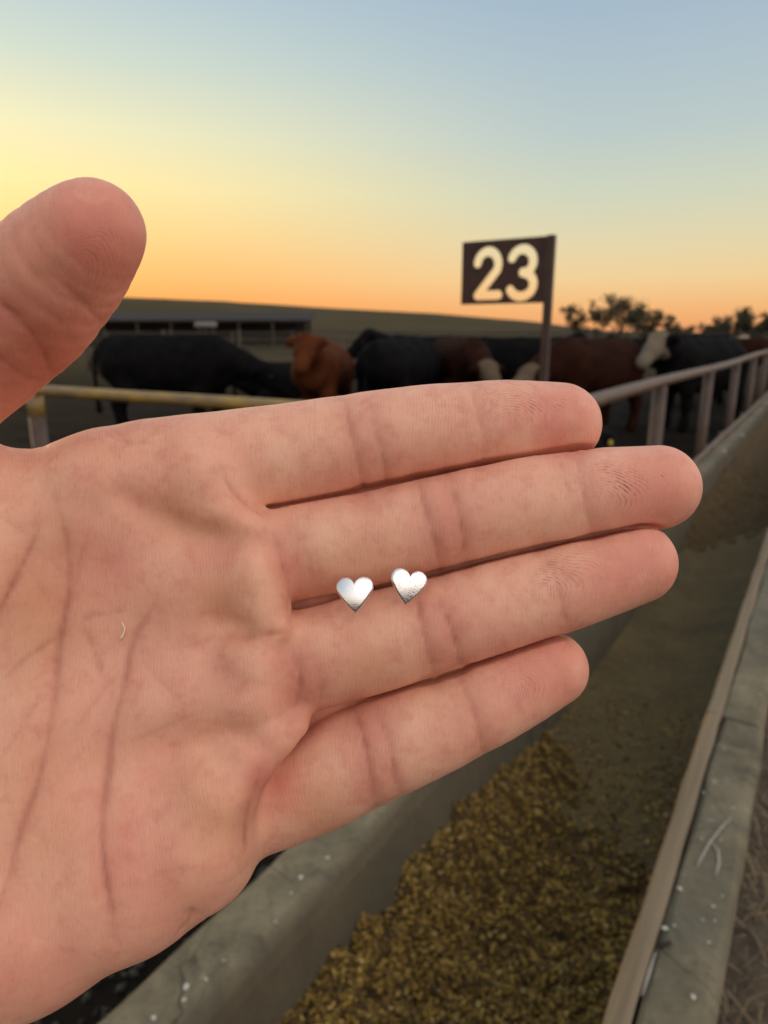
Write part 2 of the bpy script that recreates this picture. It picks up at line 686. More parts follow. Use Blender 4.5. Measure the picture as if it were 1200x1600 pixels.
# floor of the bunk: dished, coarse feed heaped near the viewer, licked clean beyond, feed again farther on
def feed_h(X, Y):
    n = fbm(X, Y, 3.2, 3, 31)
    near = np.clip((2.05 + .7 * vnoise(X * 4, Y * 3, 1.0, 8) + .3 * vnoise(X * 11, Y * 9, 1.0, 18) - Y + (X + .45) * -.7) / 1.1, 0, 1)
    far = np.clip((Y - 5.2 + 1.2 * vnoise(X * 2, Y, .8, 12) + (X + .45) * -1.2) / 1.0, 0, 1)
    return np.maximum(near, far) * (.066 + .05 * n + .09 * np.clip((-.46 - X) / .2, 0, 1))


def floor_h(X, Y):
    c = (X - (-.45)) / .30
    return .045 + .075 * np.clip(np.abs(c), 0, 1.3) ** 2.5


xs = np.linspace(-.735, -.120, 44)
ys = axis([(-1, .5, 14), (.5, 3, 120), (3, 12, 90), (12, 45, 40)])
fl = sheet('bunk_floor', xs + .447, ys - 6, lambda X, Y: floor_h(X - .447, Y + 6) + .004 * fbm(X, Y, 8, 4, 2), bfloor)
fl.parent = bunk

N = Nodes('feed_mash')
co = N.coord('Object')
n1 = N.noise(co, 46, 8, .7)
n2 = N.noise(co, 130, 4, .6)
fm = N.mix(N.range(n1, .34, .66), (.026, .014, .003), (.155, .086, .011))
fm = N.mix(N.range(n2, .54, .72), fm, (.26, .165, .040))
mash = N.out(fm, .85, N.bump(N.math('ADD', n1, n2), 1.0, .02))
xs = np.linspace(-.700, -.140, 90)
ys = axis([(.35, 2.2, 300), (2.2, 8, 110), (8, 40, 40)])
X, Y = np.meshgrid(xs, ys, indexing='ij')
FH = feed_h(X, Y)
Z = floor_h(X, Y) + FH * 1.05 - .012 + np.where(FH > .004, .040 * fbm(X, Y, 22, 3, 77) + .010 * fbm(X, Y, 70, 2, 78), 0)
n, m = X.shape
idx = np.arange(n * m).reshape(n, m)
Q = np.stack([idx[:-1, :-1], idx[1:, :-1], idx[1:, 1:], idx[:-1, 1:]], -1).reshape(-1, 4)
keep = (FH.ravel()[Q] > .003).any(1)
fo = link('feed_mash', np_mesh('feed_mash', np.stack([X, Y, Z], -1).reshape(-1, 3), Q[keep]), mash)
tag(fo, 'golden brown chopped feed lying in the concrete bunk', 'feed', kind='stuff')

# loose flakes and kernels in the feed
feed_cols = [(.23, .130, .014), (.105, .056, .008), (.36, .225, .034), (.026, .014, .004), (.48, .35, .12)]
N = Nodes('feed_flakes')
rnd = N.attr('tone', 2)
rp = N.new('ValToRGB')
el = rp.color_ramp.elements
el[0].color = (*feed_cols[3], 1)
el[1].position, el[1].color = 1.0, (*feed_cols[4], 1)
for p_, c_ in ((.3, feed_cols[1]), (.6, feed_cols[0]), (.9, feed_cols[2])):
    e_ = el.new(p_)
    e_.color = (*c_, 1)
N.l.new(rnd, rp.inputs[0])
flake_m = N.out(rp.outputs[0], .7)
NF = 46000
fy = .45 + rng.random(NF) ** 1.4 * 2.2
fx = -.70 + rng.random(NF) * .56
fh = feed_h(fx, fy)
stray = rng.random(NF) < np.where(fy < 2.2, .14, .05)
k_ = (rng.random(NF) < np.clip((fh - .006) / .035, 0, 1)) | stray
fx, fy, fh = fx[k_], fy[k_], fh[k_]
NF = len(fx)
fz = floor_h(fx, fy) + np.where(fh > .004, fh * 1.05 - .012 + .040 * fbm(fx, fy, 22, 3, 77) + .010 * fbm(fx, fy, 70, 2, 78), 0) + rng.random(NF) * .004 + .002
L = rng.uniform(.004, .0125, NF)
a1 = rng.uniform(0, 2 * math.pi, NF)
tl = rng.normal(0, .55, NF)
d1 = np.stack([np.cos(a1) * np.cos(tl), np.sin(a1) * np.cos(tl), np.sin(tl)], 1)
d2 = np.stack([-np.sin(a1), np.cos(a1), rng.normal(0, .4, NF)], 1)
d3 = np.cross(d1, d2)
C = np.stack([fx, fy, fz], 1)
wv, tv = L * rng.uniform(.25, .6, NF), L * rng.uniform(.10, .25, NF)
VV = np.stack([C + d1 * L[:, None], C - d1 * L[:, None], C + d2 * wv[:, None], C - d2 * wv[:, None], C + d3 * tv[:, None], C - d3 * tv[:, None]], 1).reshape(-1, 3)
tri = np.array([(0, 2, 4), (2, 1, 4), (1, 3, 4), (3, 0, 4), (2, 0, 5), (1, 2, 5), (3, 1, 5), (0, 3, 5)])
TT = (np.arange(NF)[:, None, None] * 6 + tri[None]).reshape(-1, 3)
me = np_mesh('feed_flakes', VV, TT)
set_attr(me, 'tone', np.repeat(rng.random(NF), 6))
tag(link('feed_flakes', me, flake_m), 'loose flakes and kernels of grain on the feed', 'feed', kind='stuff')

# droppings and scrapes on the bunk walls
N = Nodes('chalky_white')
chalk = N.out((.50, .48, .42), .9)


def spatter(spots, name, label):
    mb = MB()
    for (px, py, r) in spots:
        p = on_z(px, py, TOP + .0035)
        k = 9
        ph = random.random() * 6
        ring_ = [(p[0] + r * (1 + .35 * math.sin(2 * w + ph)) * math.cos(w), p[1] + r * (1 + .3 * math.cos(3 * w + ph)) * math.sin(w), p[2]) for w in [2 * math.pi * i / k for i in range(k)]]
        up = [(p[0] + (q[0] - p[0]) * .5, p[1] + (q[1] - p[1]) * .5, p[2] + r * .35) for q in ring_]
        mb.add(ring_ + up, [(i, (i + 1) % k, k + (i + 1) % k, k + i) for i in range(k)] + [tuple(range(k, 2 * k))])
    o = mb.build(name, chalk)
    tag(o, label, 'droppings', kind='stuff')


spatter([(1062, 1388, .0046), (1039, 1450, .0052), (1083, 1557, .0050), (1115, 1416, .0030), (1116, 1222, .0036), (1100, 1238, .003), (1132, 1170, .003), (1096, 1310, .0028), (1127, 1312, .0026), (1098, 1437, .0022), (1117, 1438, .0022), (1108, 1472, .0026), (1146, 1262, .0028), (1188, 1085, .004), (1129, 1400, .002), (1054, 1446, .0025),
         (291, 1541, .0062), (288, 1562, .0045), (470, 1370, .0055), (322, 1530, .003), (455, 1395, .003), (512, 1340, .004), (350, 1500, .0026), (240, 1590, .004), (430, 1440, .0024), (1132, 705, .02), (1160, 680, .02)], 'droppings', 'small white droppings spattered on the bunk walls')
mb = MB()
for line, w in (([(1143, 1277), (1128, 1292), (1110, 1315), (1097, 1338), (1089, 1355)], .0022), ([(1110, 1315), (1122, 1328), (1124, 1348), (1119, 1367)], .0026), ([(1024, 1488), (1014, 1520), (1003, 1556)], .0026), ([(1103, 1282), (1112, 1281), (1118, 1284)], .0018), ([(300, 1535), (318, 1527), (330, 1520)], .002)):
    mb.tube([on_z(x, y, TOP + .002) for x, y in line], [w * .5] + [w] * (len(line) - 2) + [w * .4], 6)
scr = mb.build('chalk_scrape', grainy('chalk_grey', (.30, .28, .23), (.40, .37, .31), 60))
tag(scr, 'thin pale branching scrape marks along the bunk walls', 'scrape', kind='stuff')
# dark tar blot across the joint in the right wall
mb = MB()
for (px, py, r) in ((1040, 1476, .004), (1033, 1478, .004), (1046, 1474, .003)):
    p = on_z(px, py, TOP + .002)
    mb.tube([(p[0] - r * 1.5, p[1], p[2]), (p[0], p[1] + .001, p[2] + .001), (p[0] + r * 1.5, p[1], p[2])], [r * .6, r, r * .5], 8)
tag(mb.build('mud_fleck', grainy('dark_mud', (.012, .010, .008), (.03, .025, .018), 80)), 'dark mud flecks on the lane side bunk wall', 'mud', kind='stuff')

# dry straw and weeds beside the lane-side wall
N = Nodes('dry_straw')
straw_m = N.out(N.mix(N.attr('tone', 2), (.10, .075, .04), (.34, .25, .14)), .8)
NS = 2600
sx = RX1 + .02 + rng.random(NS) ** 1.6 * .8
sy = .5 + rng.random(NS) ** 1.4 * 4.0
base_ = np.stack([sx, sy, np.full(NS, .03)], 1)
aa = rng.uniform(0, 2 * math.pi, NS)
ln = rng.uniform(.03, .16, NS)
lean = rng.uniform(.7, 1.5, NS)
dirv = np.stack([np.cos(aa) * np.sin(lean), np.sin(aa) * np.sin(lean), np.cos(lean)], 1)
sidev = np.stack([-np.sin(aa), np.cos(aa), np.zeros(NS)], 1) * rng.uniform(.0008, .0022, NS)[:, None]
mid = base_ + dirv * (ln * .55)[:, None] + np.array([0, 0, .012])
tip = base_ + dirv * ln[:, None] + np.stack([rng.normal(0, .012, NS), rng.normal(0, .012, NS), -.005 * np.ones(NS)], 1)
thick = np.array([0, 0, .0012])
VV = np.stack([base_ - sidev, base_ + sidev, mid + sidev, mid - sidev, tip, mid + thick], 1)
VV = np.stack([VV[:, 0], VV[:, 1], VV[:, 2], VV[:, 3], VV[:, 4], VV[:, 5]], 1).reshape(-1, 3)
tri = np.array([(0, 1, 2), (0, 2, 3), (3, 2, 4), (0, 5, 3), (1, 2, 5), (0, 1, 5), (3, 5, 4), (5, 2, 4)])
TT = (np.arange(NS)[:, None, None] * 6 + tri[None]).reshape(-1, 3)
me = np_mesh('dry_straw', VV, TT)
set_attr(me, 'tone', np.repeat(rng.random(NS), 6))
tag(link('dry_straw', me, straw_m), 'dry straw and dead weeds strewn beside the bunk wall', 'straw', kind='stuff')
# stones and dung crumbs on the pen apron, lower left
NS = 5000
gx = -.93 - rng.random(NS) ** 1.3 * 2.2
gy = .1 + rng.random(NS) * 3.2
gr_ = rng.uniform(.004, .016, NS)
C = np.stack([gx, gy, ground_z(gx, gy) + gr_ * .3], 1)
o8 = np.array([(1, 0, 0), (-1, 0, 0), (0, 1, 0), (0, -1, 0), (0, 0, .7), (0, 0, -.7)])
VV = (C[:, None] + o8[None] * gr_[:, None, None] * rng.uniform(.6, 1.3, (NS, 6, 1))).reshape(-1, 3)
tri = np.array([(0, 2, 4), (2, 1, 4), (1, 3, 4), (3, 0, 4), (2, 0, 5), (1, 2, 5), (3, 1, 5), (0, 3, 5)])
me = np_mesh('gravel', VV, (np.arange(NS)[:, None, None] * 6 + tri[None]).reshape(-1, 3))
set_attr(me, 'tone', np.repeat(rng.random(NS), 6))
N = Nodes('gravel')
tag(link('gravel', me, N.out(N.mix(N.attr('tone', 2), (.006, .006, .005), (.045, .040, .032)), .9)), 'dark stones and dried mud crumbs on the pen apron', 'gravel', kind='stuff')

# ================================================================== fences, sign, cattle, trees
N = Nodes('rusty_pipe')
co = N.coord('Object')
n1 = N.noise(co, 12, 6, .65)
rust = N.out(N.mix(N.range(n1, .35, .68), (.082, .048, .031), (.150, .098, .068)), .55, N.bump(n1, .3, .004), .0)
N = Nodes('yellow_pipe')
co = N.coord('Object')
n1 = N.noise(N.mapping(co, (5, 14, 14)), 1.0, 6, .65)
rust_d = grainy('rusty_post', (.052, .030, .020), (.095, .060, .040), 12, .6, .3, .004)
yel = N.out(N.mix(N.range(n1, .38, .60), (.36, .225, .050), (.20, .135, .065)), .5, N.bump(n1, .25, .004))
RAILZ = 1.185


def post_mesh(h, r, name='post'):
    mb = MB()
    mb.tube([(0, 0, -.1), (0, 0, h)], r, 14)
    return mb.mesh(name)


bf = empty('bunk_fence', (-.905, 2.3, 0))
tag(bf, 'rusty pipe fence with upright posts standing along the bunk wall', 'fence')
mb = MB()
mb.tube([(0, y, RAILZ + .010 * math.sin(y * .8)) for y in np.linspace(0, 42, 60)], .035, 14)
mb.build('top_rail', rust, bf, None, True)
mb = MB()
mb.tube([(.055, y, TOP + .040 + .004 * math.sin(y * 1.3)) for y in np.linspace(0, 42, 60)], .022, 12)
mb.build('lower_rail', rust, bf, None, True)
pm = post_mesh(RAILZ - .02, .044)
pm.materials.append(rust_d)
for i in range(18):
    y = 2.47 + 2.15 * (i - 1) if i else .0
    o = link('post', pm, None, bf, (0, y, 0), True)
bm_ = MB()
bm_.box((-.02, -.03, -.02), (.075, .03, .02))
brk_m = bm_.mesh('bracket')
brk_m.materials.append(rust)
for i in range(0, 17):
    link('bracket', brk_m, None, bf, (0, 1.75 + 1.075 * i, TOP + .018))

df = empty('divider_fence', (-.905, 2.3, 0))
tag(df, 'yellow painted pipe fence crossing the pen behind the thumb', 'fence')
mb = MB()
mb.tube([(-x, .0, RAILZ + .004 * math.sin(x * 1.7)) for x in np.linspace(.032, 12, 50)], .030, 14)
mb.build('top_rail', yel, df, None, True)
for x in (2.98, 5.9, 8.9, 11.9):
    mb = MB()
    mb.tube([(0, 0, -.1), (0, 0, RAILZ - .16)], .045, 14)
    p_ = mb.build('post', rust_d, df, (-x, 0, 0), True)
    mb = MB()
    mb.tube([(0, 0, RAILZ - .158), (0, 0, RAILZ - .026)], .047, 14)
    mb.build('painted_cap', yel, p_, None, True)

# numbered plate, digits cut right through the steel
N = Nodes('brown_steel')
co = N.coord('Object')
n1 = N.noise(co, 18, 5, .6)
brown = N.out(N.mix(N.range(n1, .35, .68), (.040, .013, .009), (.064, .023, .015)), .6, N.bump(n1, .2, .002))
post_brown = grainy('post_brown', (.036, .015, .010), (.066, .034, .023), 9, .6)
sp = empty('pen_sign', (-.918, 2.60, 0))
tag(sp, 'brown steel pen sign with the number 23 cut out, on a post', 'sign')
mb = MB()
mb.box((-.020, -.013, -.1), (.008, .013, 1.50 + .348))
o = mb.build('post', post_brown, sp)
SW, SH, SZ = .345, .236, 1.50 + .110
bmp = bmesh.new()
bmesh.ops.create_cube(bmp, size=1.0, matrix=Matrix.Translation((-.022 - .001 - SW / 2, 0, SZ + SH / 2)) @ Matrix.Diagonal((SW, .006, SH, 1)))
pme = bpy.data.meshes.new('plate')
bmp.to_mesh(pme)
bmp.free()
plate = link('plate', pme, brown, sp)


def arc(cx, cy, rx, ry, a0, a1, n=14):
    return [(cx + rx * math.cos(math.radians(a0 + (a1 - a0) * i / n)), cy + ry * math.sin(math.radians(a0 + (a1 - a0) * i / n))) for i in range(n + 1)]


two = arc(.5, 1.02, .36, .38, 172, -28) + [(.17, .12), (.90, .12)]
three = arc(.46, 1.05, .36, .35, 160, -62, 16) + [(.50, .745)] + arc(.46, .40, .40, .345, 68, -155, 18)
cutters = []
for path, ox in ((two, -.318), (three, -.172)):
    hw = .0175
    sx_, sz_ = .135 * .9, .178 / 1.4
    P = [(ox + x * sx_, SZ + .018 + y * sz_) for x, y in path]
    for (x0, z0), (x1, z1) in zip(P[:-1], P[1:]):
        a = math.atan2(z1 - z0, x1 - x0)
        poly = [(x1 + hw * math.cos(a + t), z1 + hw * math.sin(a + t)) for t in np.linspace(-math.pi / 2, math.pi / 2, 9)] + [(x0 + hw * math.cos(a + t), z0 + hw * math.sin(a + t)) for t in np.linspace(math.pi / 2, 3 * math.pi / 2, 9)]
        k = len(poly)
        mb = MB()
        mb.add([(x, -.02, z) for x, z in poly] + [(x, .02, z) for x, z in poly], [tuple(range(k)), tuple(range(k, 2 * k))[::-1]] + [(i, k + i, k + (i + 1) % k, (i + 1) % k) for i in range(k)])
        cutters.append(mb)
allc = MB()
for c in cutters:
    allc.add(c.v, c.f)
cme = allc.mesh('cutter')
bmc = bmesh.new()
bmc.from_mesh(cme)
bmesh.ops.recalc_face_normals(bmc, faces=bmc.faces)
bmc.to_mesh(cme)
bmc.free()
cob = bpy.data.objects.new('cutter', cme)
COL.objects.link(cob)
cob.parent = sp
md = plate.modifiers.new('cut', 'BOOLEAN')
md.operation = 'DIFFERENCE'
md.solver = 'EXACT'
md.use_self = True
md.object = cob
bpy.context.view_layer.update()
dg = bpy.context.evaluated_depsgraph_get()
newme = bpy.data.meshes.new_from_object(plate.evaluated_get(dg))
plate.modifiers.clear()
plate.data = newme
bpy.data.objects.remove(cob)

# ------------------------------------------------------------------ cattle
def cow_parts(pose):
    """implicit body of a beef animal, nose towards +x, feet on z = 0; returns chains and head frame"""
    lying = pose == 'lying'
    dz = -.62 if lying else 0.0
    C = []
    trunk = [(-.78, 0, 1.02 + dz, .27), (-.55, 0, .98 + dz, .345), (-.15, 0, .92 + dz, .385), (.25, 0, .93 + dz, .375), (.58, 0, .99 + dz, .325), (.74, 0, 1.02 + dz, .25)]
    C.append((trunk, .02))
    C.append(([(-.80, 0, 1.22 + dz, .12), (-.3, 0, 1.24 + dz, .11), (.3, 0, 1.24 + dz, .11), (.6, 0, 1.27 + dz, .11)], .02))
    C.append(([(.55, 0, .80 + dz, .20), (.82, 0, .84 + dz, .16)], .02))
    if pose == 'graze':
        neck = [(.70, 0, 1.06, .25), (.98, 0, .86, .19), (1.20, 0, .62, .155)]
        head = [(1.20, 0, .62, .145), (1.36, 0, .42, .115), (1.50, 0, .24, .085), (1.55, 0, .18, .08)]
        hd = ((1.20, 0, .62), (1.50, 0, .24))
    elif pose == 'low':
        neck = [(.70, 0, 1.08, .25), (1.02, 0, .98, .18), (1.28, 0, .86, .155)]
        head = [(1.28, 0, .87, .145), (1.50, 0, .74, .115), (1.70, 0, .62, .085), (1.76, 0, .59, .082)]
        hd = ((1.28, 0, .87), (1.70, 0, .62))
    else:
        h0 = dz
        neck = [(.68, 0, 1.10 + h0, .25), (.95, 0, 1.22 + h0, .185), (1.12, 0, 1.32 + h0, .15)]
        head = [(1.12, 0, 1.33 + h0, .145), (1.30, 0, 1.20 + h0, .118), (1.46, 0, 1.06 + h0, .088), (1.51, 0, 1.02 + h0, .084)]
        hd = ((1.12, 0, 1.33 + h0), (1.46, 0, 1.06 + h0))
    C.append((neck, .03))
    C.append((head, .02))
    for s in (-1, 1):
        if lying:
            C.append(([(.50, .24 * s, .22, .13), (.72, .30 * s, .12, .085), (.48, .36 * s, .07, .06)], .02))
            C.append(([(-.55, .26 * s, .30, .20), (-.25, .42 * s, .16, .12), (-.62, .46 * s, .08, .07)], .02))
        else:
            f = .06 * s
            C.append(([(.54, .17 * s, .86, .17), (.55 + f, .19 * s, .62, .10), (.53 + f, .19 * s, .40, .068), (.54 + f, .19 * s, .12, .055), (.57 + f, .19 * s, .04, .07)], .02))
            g = -.08 * s
            C.append(([(-.62, .18 * s, .92, .23), (-.56 + g, .21 * s, .66, .14), (-.74 + g, .20 * s, .45, .078), (-.72 + g, .20 * s, .14, .058), (-.68 + g, .20 * s, .04, .072)], .02))
        C.append(([(hd[0][0] + .01, .11 * s, hd[0][2] + .04, .05), (hd[0][0] - .03, .22 * s, hd[0][2] + .04, .045), (hd[0][0] - .02, .31 * s, hd[0][2] - .01, .018)], .01))
    C.append(([(-.98, 0, 1.20 + dz, .035), (-1.06, 0, 1.0 + dz, .028), (-1.05, 0, max(.55 + dz, .12), .024), (-1.04, 0, max(.34 + dz, .08), .045)], .01))
    if not lying:
        C.append(([(-.42, 0, .55, .10), (-.25, 0, .56, .07)], .02))
    return C, hd


COWS = {}


def cow_mesh(pose):
    if pose in COWS:
        return COWS[pose]
    C, hd = cow_parts(pose)

    def sdf(p):
        d = None
        for ch, k in C:
            e = chain(p, ch, k + .06)
            d = e if d is None else smin(d, e, .09)
        return d
    V, Q = surface(sdf, (-1.25, -.62, -.06), (1.95, .62, 1.62), .028, coarse=4)
    V[:, 2] = np.maximum(V[:, 2], 0.0)
    me = np_mesh('cow_body', V, Q)
    a, b = np.array(hd[0]), np.array(hd[1])
    t = ((V - a) @ (b - a)) / ((b - a) @ (b - a))
    dd = np.linalg.norm(V - a - np.clip(t, 0, 1.2)[:, None] * (b - a), axis=1)
    set_attr(me, 'face', np.clip((t + .25) * 6, 0, 1) * (dd < .24) * (np.abs(V[:, 1]) < .15))
    COWS[pose] = (me, hd)
    return COWS[pose]


def hide(name, coat, coat2, face=None):
    N = Nodes(name)
    co = N.coord('Object')
    c = N.mix(N.range(N.noise(co, 5, 5, .6), .35, .7), coat, coat2)
    if face is not None:
        c = N.mix(N.attr('face', 2), c, face)
    return N.out(c, .9, N.bump(N.noise(co, 40, 4, .6), .3, .01), None, Specular_IOR_Level=.06)


H_BLACK = hide('black_hide', (.003, .003, .0035), (.008, .007, .0065))
H_RED = hide('red_hide', (.060, .017, .006), (.105, .032, .012))
H_HERE = hide('red_hide_white_face', (.015, .005, .003), (.032, .010, .005), (.12, .085, .055))
H_BALD = hide('black_hide_white_face', (.003, .003, .0035), (.008, .007, .0065), (.17, .14, .10))
H_PALE = hide('pale_hide', (.34, .27, .18), (.42, .34, .24))
N = Nodes('ear_tag_yellow')
tag_m = N.out((.62, .45, .06), .5)
N = Nodes('eye')
eye_m = N.out((.01, .008, .006), .1)
tb_ = MB()
tb_.add([(-.004, -.035, -.04), (.004, -.035, -.04), (.004, .035, -.04), (-.004, .035, -.04), (-.004, -.025, .04), (.004, -.025, .04), (.004, .025, .04), (-.004, .025, .04)], [(3, 2, 1, 0), (4, 5, 6, 7), (0, 1, 5, 4), (1, 2, 6, 5), (2, 3, 7, 6), (3, 0, 4, 7)])
TAGM = tb_.mesh('ear_tag')
TAGM.materials.append(tag_m)
bme = bmesh.new()
bmesh.ops.create_icosphere(bme, subdivisions=2, radius=.024)
EYEM = bpy.data.meshes.new('eye')
bme.to_mesh(EYEM)
bme.free()
EYEM.materials.append(eye_m)


def cow(px, dist, turn, pose, hide_m, scale, label, tagged=False, name='cow', dz=0.0, pos=None):
    """turn: 0 faces right in the picture, 90 away from the viewer, 180 left, 270 towards the viewer"""
    p = far_at(px, dist) if pos is None else np.array(pos, float)
    p[2] = float(ground_z(p[0], p[1])) - .01 + dz
    e = empty(name, p, YAW + math.radians(turn))
    e.scale = (scale, scale, scale)
    tag(e, label, 'cow' if name == 'cow' else 'calf', 'cattle in the pen')
    me, hd = cow_mesh(pose)
    if not me.materials:
        me.materials.append(H_BLACK)
    b = link('body', me, None, e)
    b.material_slots[0].link = 'OBJECT'
    b.material_slots[0].material = hide_m
    a, c = np.array(hd[0]), np.array(hd[1])
    up = np.array((0, 0, 1.0)) + (a - c)
    for s in (-1, 1):
        q = a + (c - a) * .38
        link('eye', EYEM, None, e, (q[0] + .02, .112 * s, q[2] + .045), True)
    if tagged:
        link('ear_tag', TAGM, None, e, (a[0] + .05, .25, a[2] - .03))
        link('ear_tag', TAGM, None, e, (a[0] + .05, -.25, a[2] - .03))
    return e


cow(258, 10.6, -6, 'low', H_BLACK, 1.12, 'large black cow standing side on at left with its head lowered to the right')
cow(441, 16.5, 20, 'lying', H_BLACK, 1.12, 'small black cow lying down between the large black cow and the red cow')
cow(503, 11.0, 264, 'stand', H_RED, 1.03, 'plain red cow facing the viewer between the black cows')
cow(628, 11.0, 60, 'low', H_BLACK, 1.05, 'black cow turned half away, right of the plain red cow')
cow(674, 13.5, 195, 'stand', H_BLACK, 1.08, 'black cow partly hidden behind the black cow turned half away')
cow(716, 12.2, 285, 'low', H_HERE, 1.02, 'red cow with pale face among black cows, left of the sign post')
cow(788, 12.8, 170, 'graze', H_BLACK, 1.06, 'black cow with head down just left of the sign post')
cow(838, 18.0, 10, 'stand', H_BLACK, 1.05, 'black cow standing farther off directly behind the sign post')
cow(930, 10.4, 216, 'low', H_HERE, 1.04, 'dark red cow with white face just right of the sign post')
cow(1046, 10.8, 214, 'stand', H_BALD, 1.03, 'black cow with white face close behind the bunk fence', pos=(-1.72, 12.2, 0))
cow(1120, 14, 36, 'graze', H_BLACK, 1.05, 'black cow feeding at the bunk behind the white faced black cow', pos=(-2.2, 15.6, 0))
cow(1068, 19, 228, 'stand', H_BALD, 1.0, 'distant black cow whose white head shows above the feeding black cow')
cow(1010, 21, 190, 'stand', H_BLACK, 1.0, 'distant black cow behind the dark red white faced cow')
cow(1160, 24, 170, 'stand', H_HERE, 1.0, 'farthest red cow with white face at right above the fence rail', tagged=False)
cow(1125, 27, 8, 'stand', H_PALE, .95, 'far pale cream cow at right above the fence rail')
cow(948, 7.6, 250, 'lying', H_BLACK, .62, 'black calf with ear tags lying low beyond the index fingertip', tagged=True, name='calf')

# ------------------------------------------------------------------ far pens
N = Nodes('dark_fence_steel')
fsteel = grainy('dark_fence_steel', (.045, .036, .028), (.085, .066, .048), 4)


def pen_fence(p0, p1, label, span, rails=(.35, .65, .95, 1.25, 1.5), r=.03):
    p0, p1 = np.array(p0, float), np.array(p1, float)
    Ld = np.linalg.norm(p1 - p0)
    d = (p1 - p0) / Ld
    z0 = float(ground_z(*p0))
    e = empty('pen_fence', (p0[0], p0[1], z0))
    tag(e, label, 'fence', 'far pen fences')
    ts = np.arange(0, Ld + .01, span)
    gz = [float(ground_z(*(p0 + d * t))) - z0 for t in ts]
    for h in rails:
        mb = MB()
        mb.tube([(d[0] * t, d[1] * t, g + h) for t, g in zip(ts, gz)], r, 6)
        mb.build('rail', fsteel, e, None, True)
    pm_ = post_mesh(1.62, .055)
    pm_.materials.append(fsteel)
    for t, g in zip(ts, gz):
        link('post', pm_, None, e, (d[0] * t, d[1] * t, g), True)


pen_fence(far_at(-250, 27)[:2], far_at(1010, 31)[:2], 'nearest dark pipe fence crossing the pens behind the cattle', 3.0)
pen_fence(far_at(-250, 44)[:2], far_at(1350, 52)[:2], 'second dark pipe fence crossing the pens below the hillside', 4.0, r=.035)
pen_fence(far_at(120, 78)[:2], far_at(1500, 74)[:2], 'farthest dark pipe fence crossing the pens below the trees', 5.0, r=.05)

# long low open shed under the hill
sh0 = far_at(120, 66)
sh1 = far_at(482, 66)
d = (sh1 - sh0)
Ls = np.linalg.norm(d)
ang = math.atan2(d[1], d[0])
zs = float(ground_z(*((sh0 + sh1) / 2)[:2]))
shed = empty('open_shed', (sh0[0], sh0[1], zs), ang)
tag(shed, 'long low dark roofed open shed below the hillside at left', 'shed')
mb = MB()
mb.add([(-.4, -1.6, 2.45), (Ls + .4, -1.6, 2.45), (Ls + .4, 2.4, 3.25), (-.4, 2.4, 3.25), (-.4, -1.6, 2.25), (Ls + .4, -1.6, 2.25), (Ls + .4, 2.4, 3.05), (-.4, 2.4, 3.05)],
       [(0, 1, 2, 3), (7, 6, 5, 4), (0, 4, 5, 1), (1, 5, 6, 2), (2, 6, 7, 3), (3, 7, 4, 0)])
mb.build('roof', grainy('shed_roof', (.014, .009, .007), (.026, .015, .011), 2), shed)
mb = MB()
mb.box((0, 2.2, 0), (Ls, 2.3, 3.0))
mb.build('back_wall', grainy('shed_wall', (.022, .017, .013), (.036, .029, .022), 3), shed)
pmm = MB()
pmm.box((-.07, -.07, -.1), (.07, .07, 2.25))
pmm = pmm.mesh('post')
pmm.materials.append(fsteel)
for i in range(8):
    link('post', pmm, None, shed, (Ls * i / 7, -1.4, 0))
tk = far_at(322, 60)
tz = float(ground_z(tk[0], tk[1]))
tank = empty('water_tank', (tk[0], tk[1], tz), YAW)
tag(tank, 'small white tank on legs standing in front of the low shed', 'tank')
mb = MB()
mb.tube([(-.95, 0, 2.05), (-.85, 0, 2.05), (.85, 0, 2.05), (.95, 0, 2.05)], [.15, .26, .26, .15], 16)
mb.build('barrel', grainy('tank_white', (.15, .135, .12), (.20, .18, .16), 3), tank, None, True)
for x in (-.6, .6):
    for y in (-.2, .2):
        mb = MB()
        mb.tube([(x, y, -.05), (x, y * .8, 1.85)], .05, 8)
        mb.build('leg', fsteel, tank)

# ------------------------------------------------------------------ trees
bark = grainy('bark', (.030, .022, .016), (.055, .042, .030), 6)
N = Nodes('leaves')
leaf_m = N.out(N.mix(N.attr('tone', 2), (.022, .026, .012), (.062, .060, .026)), .8)


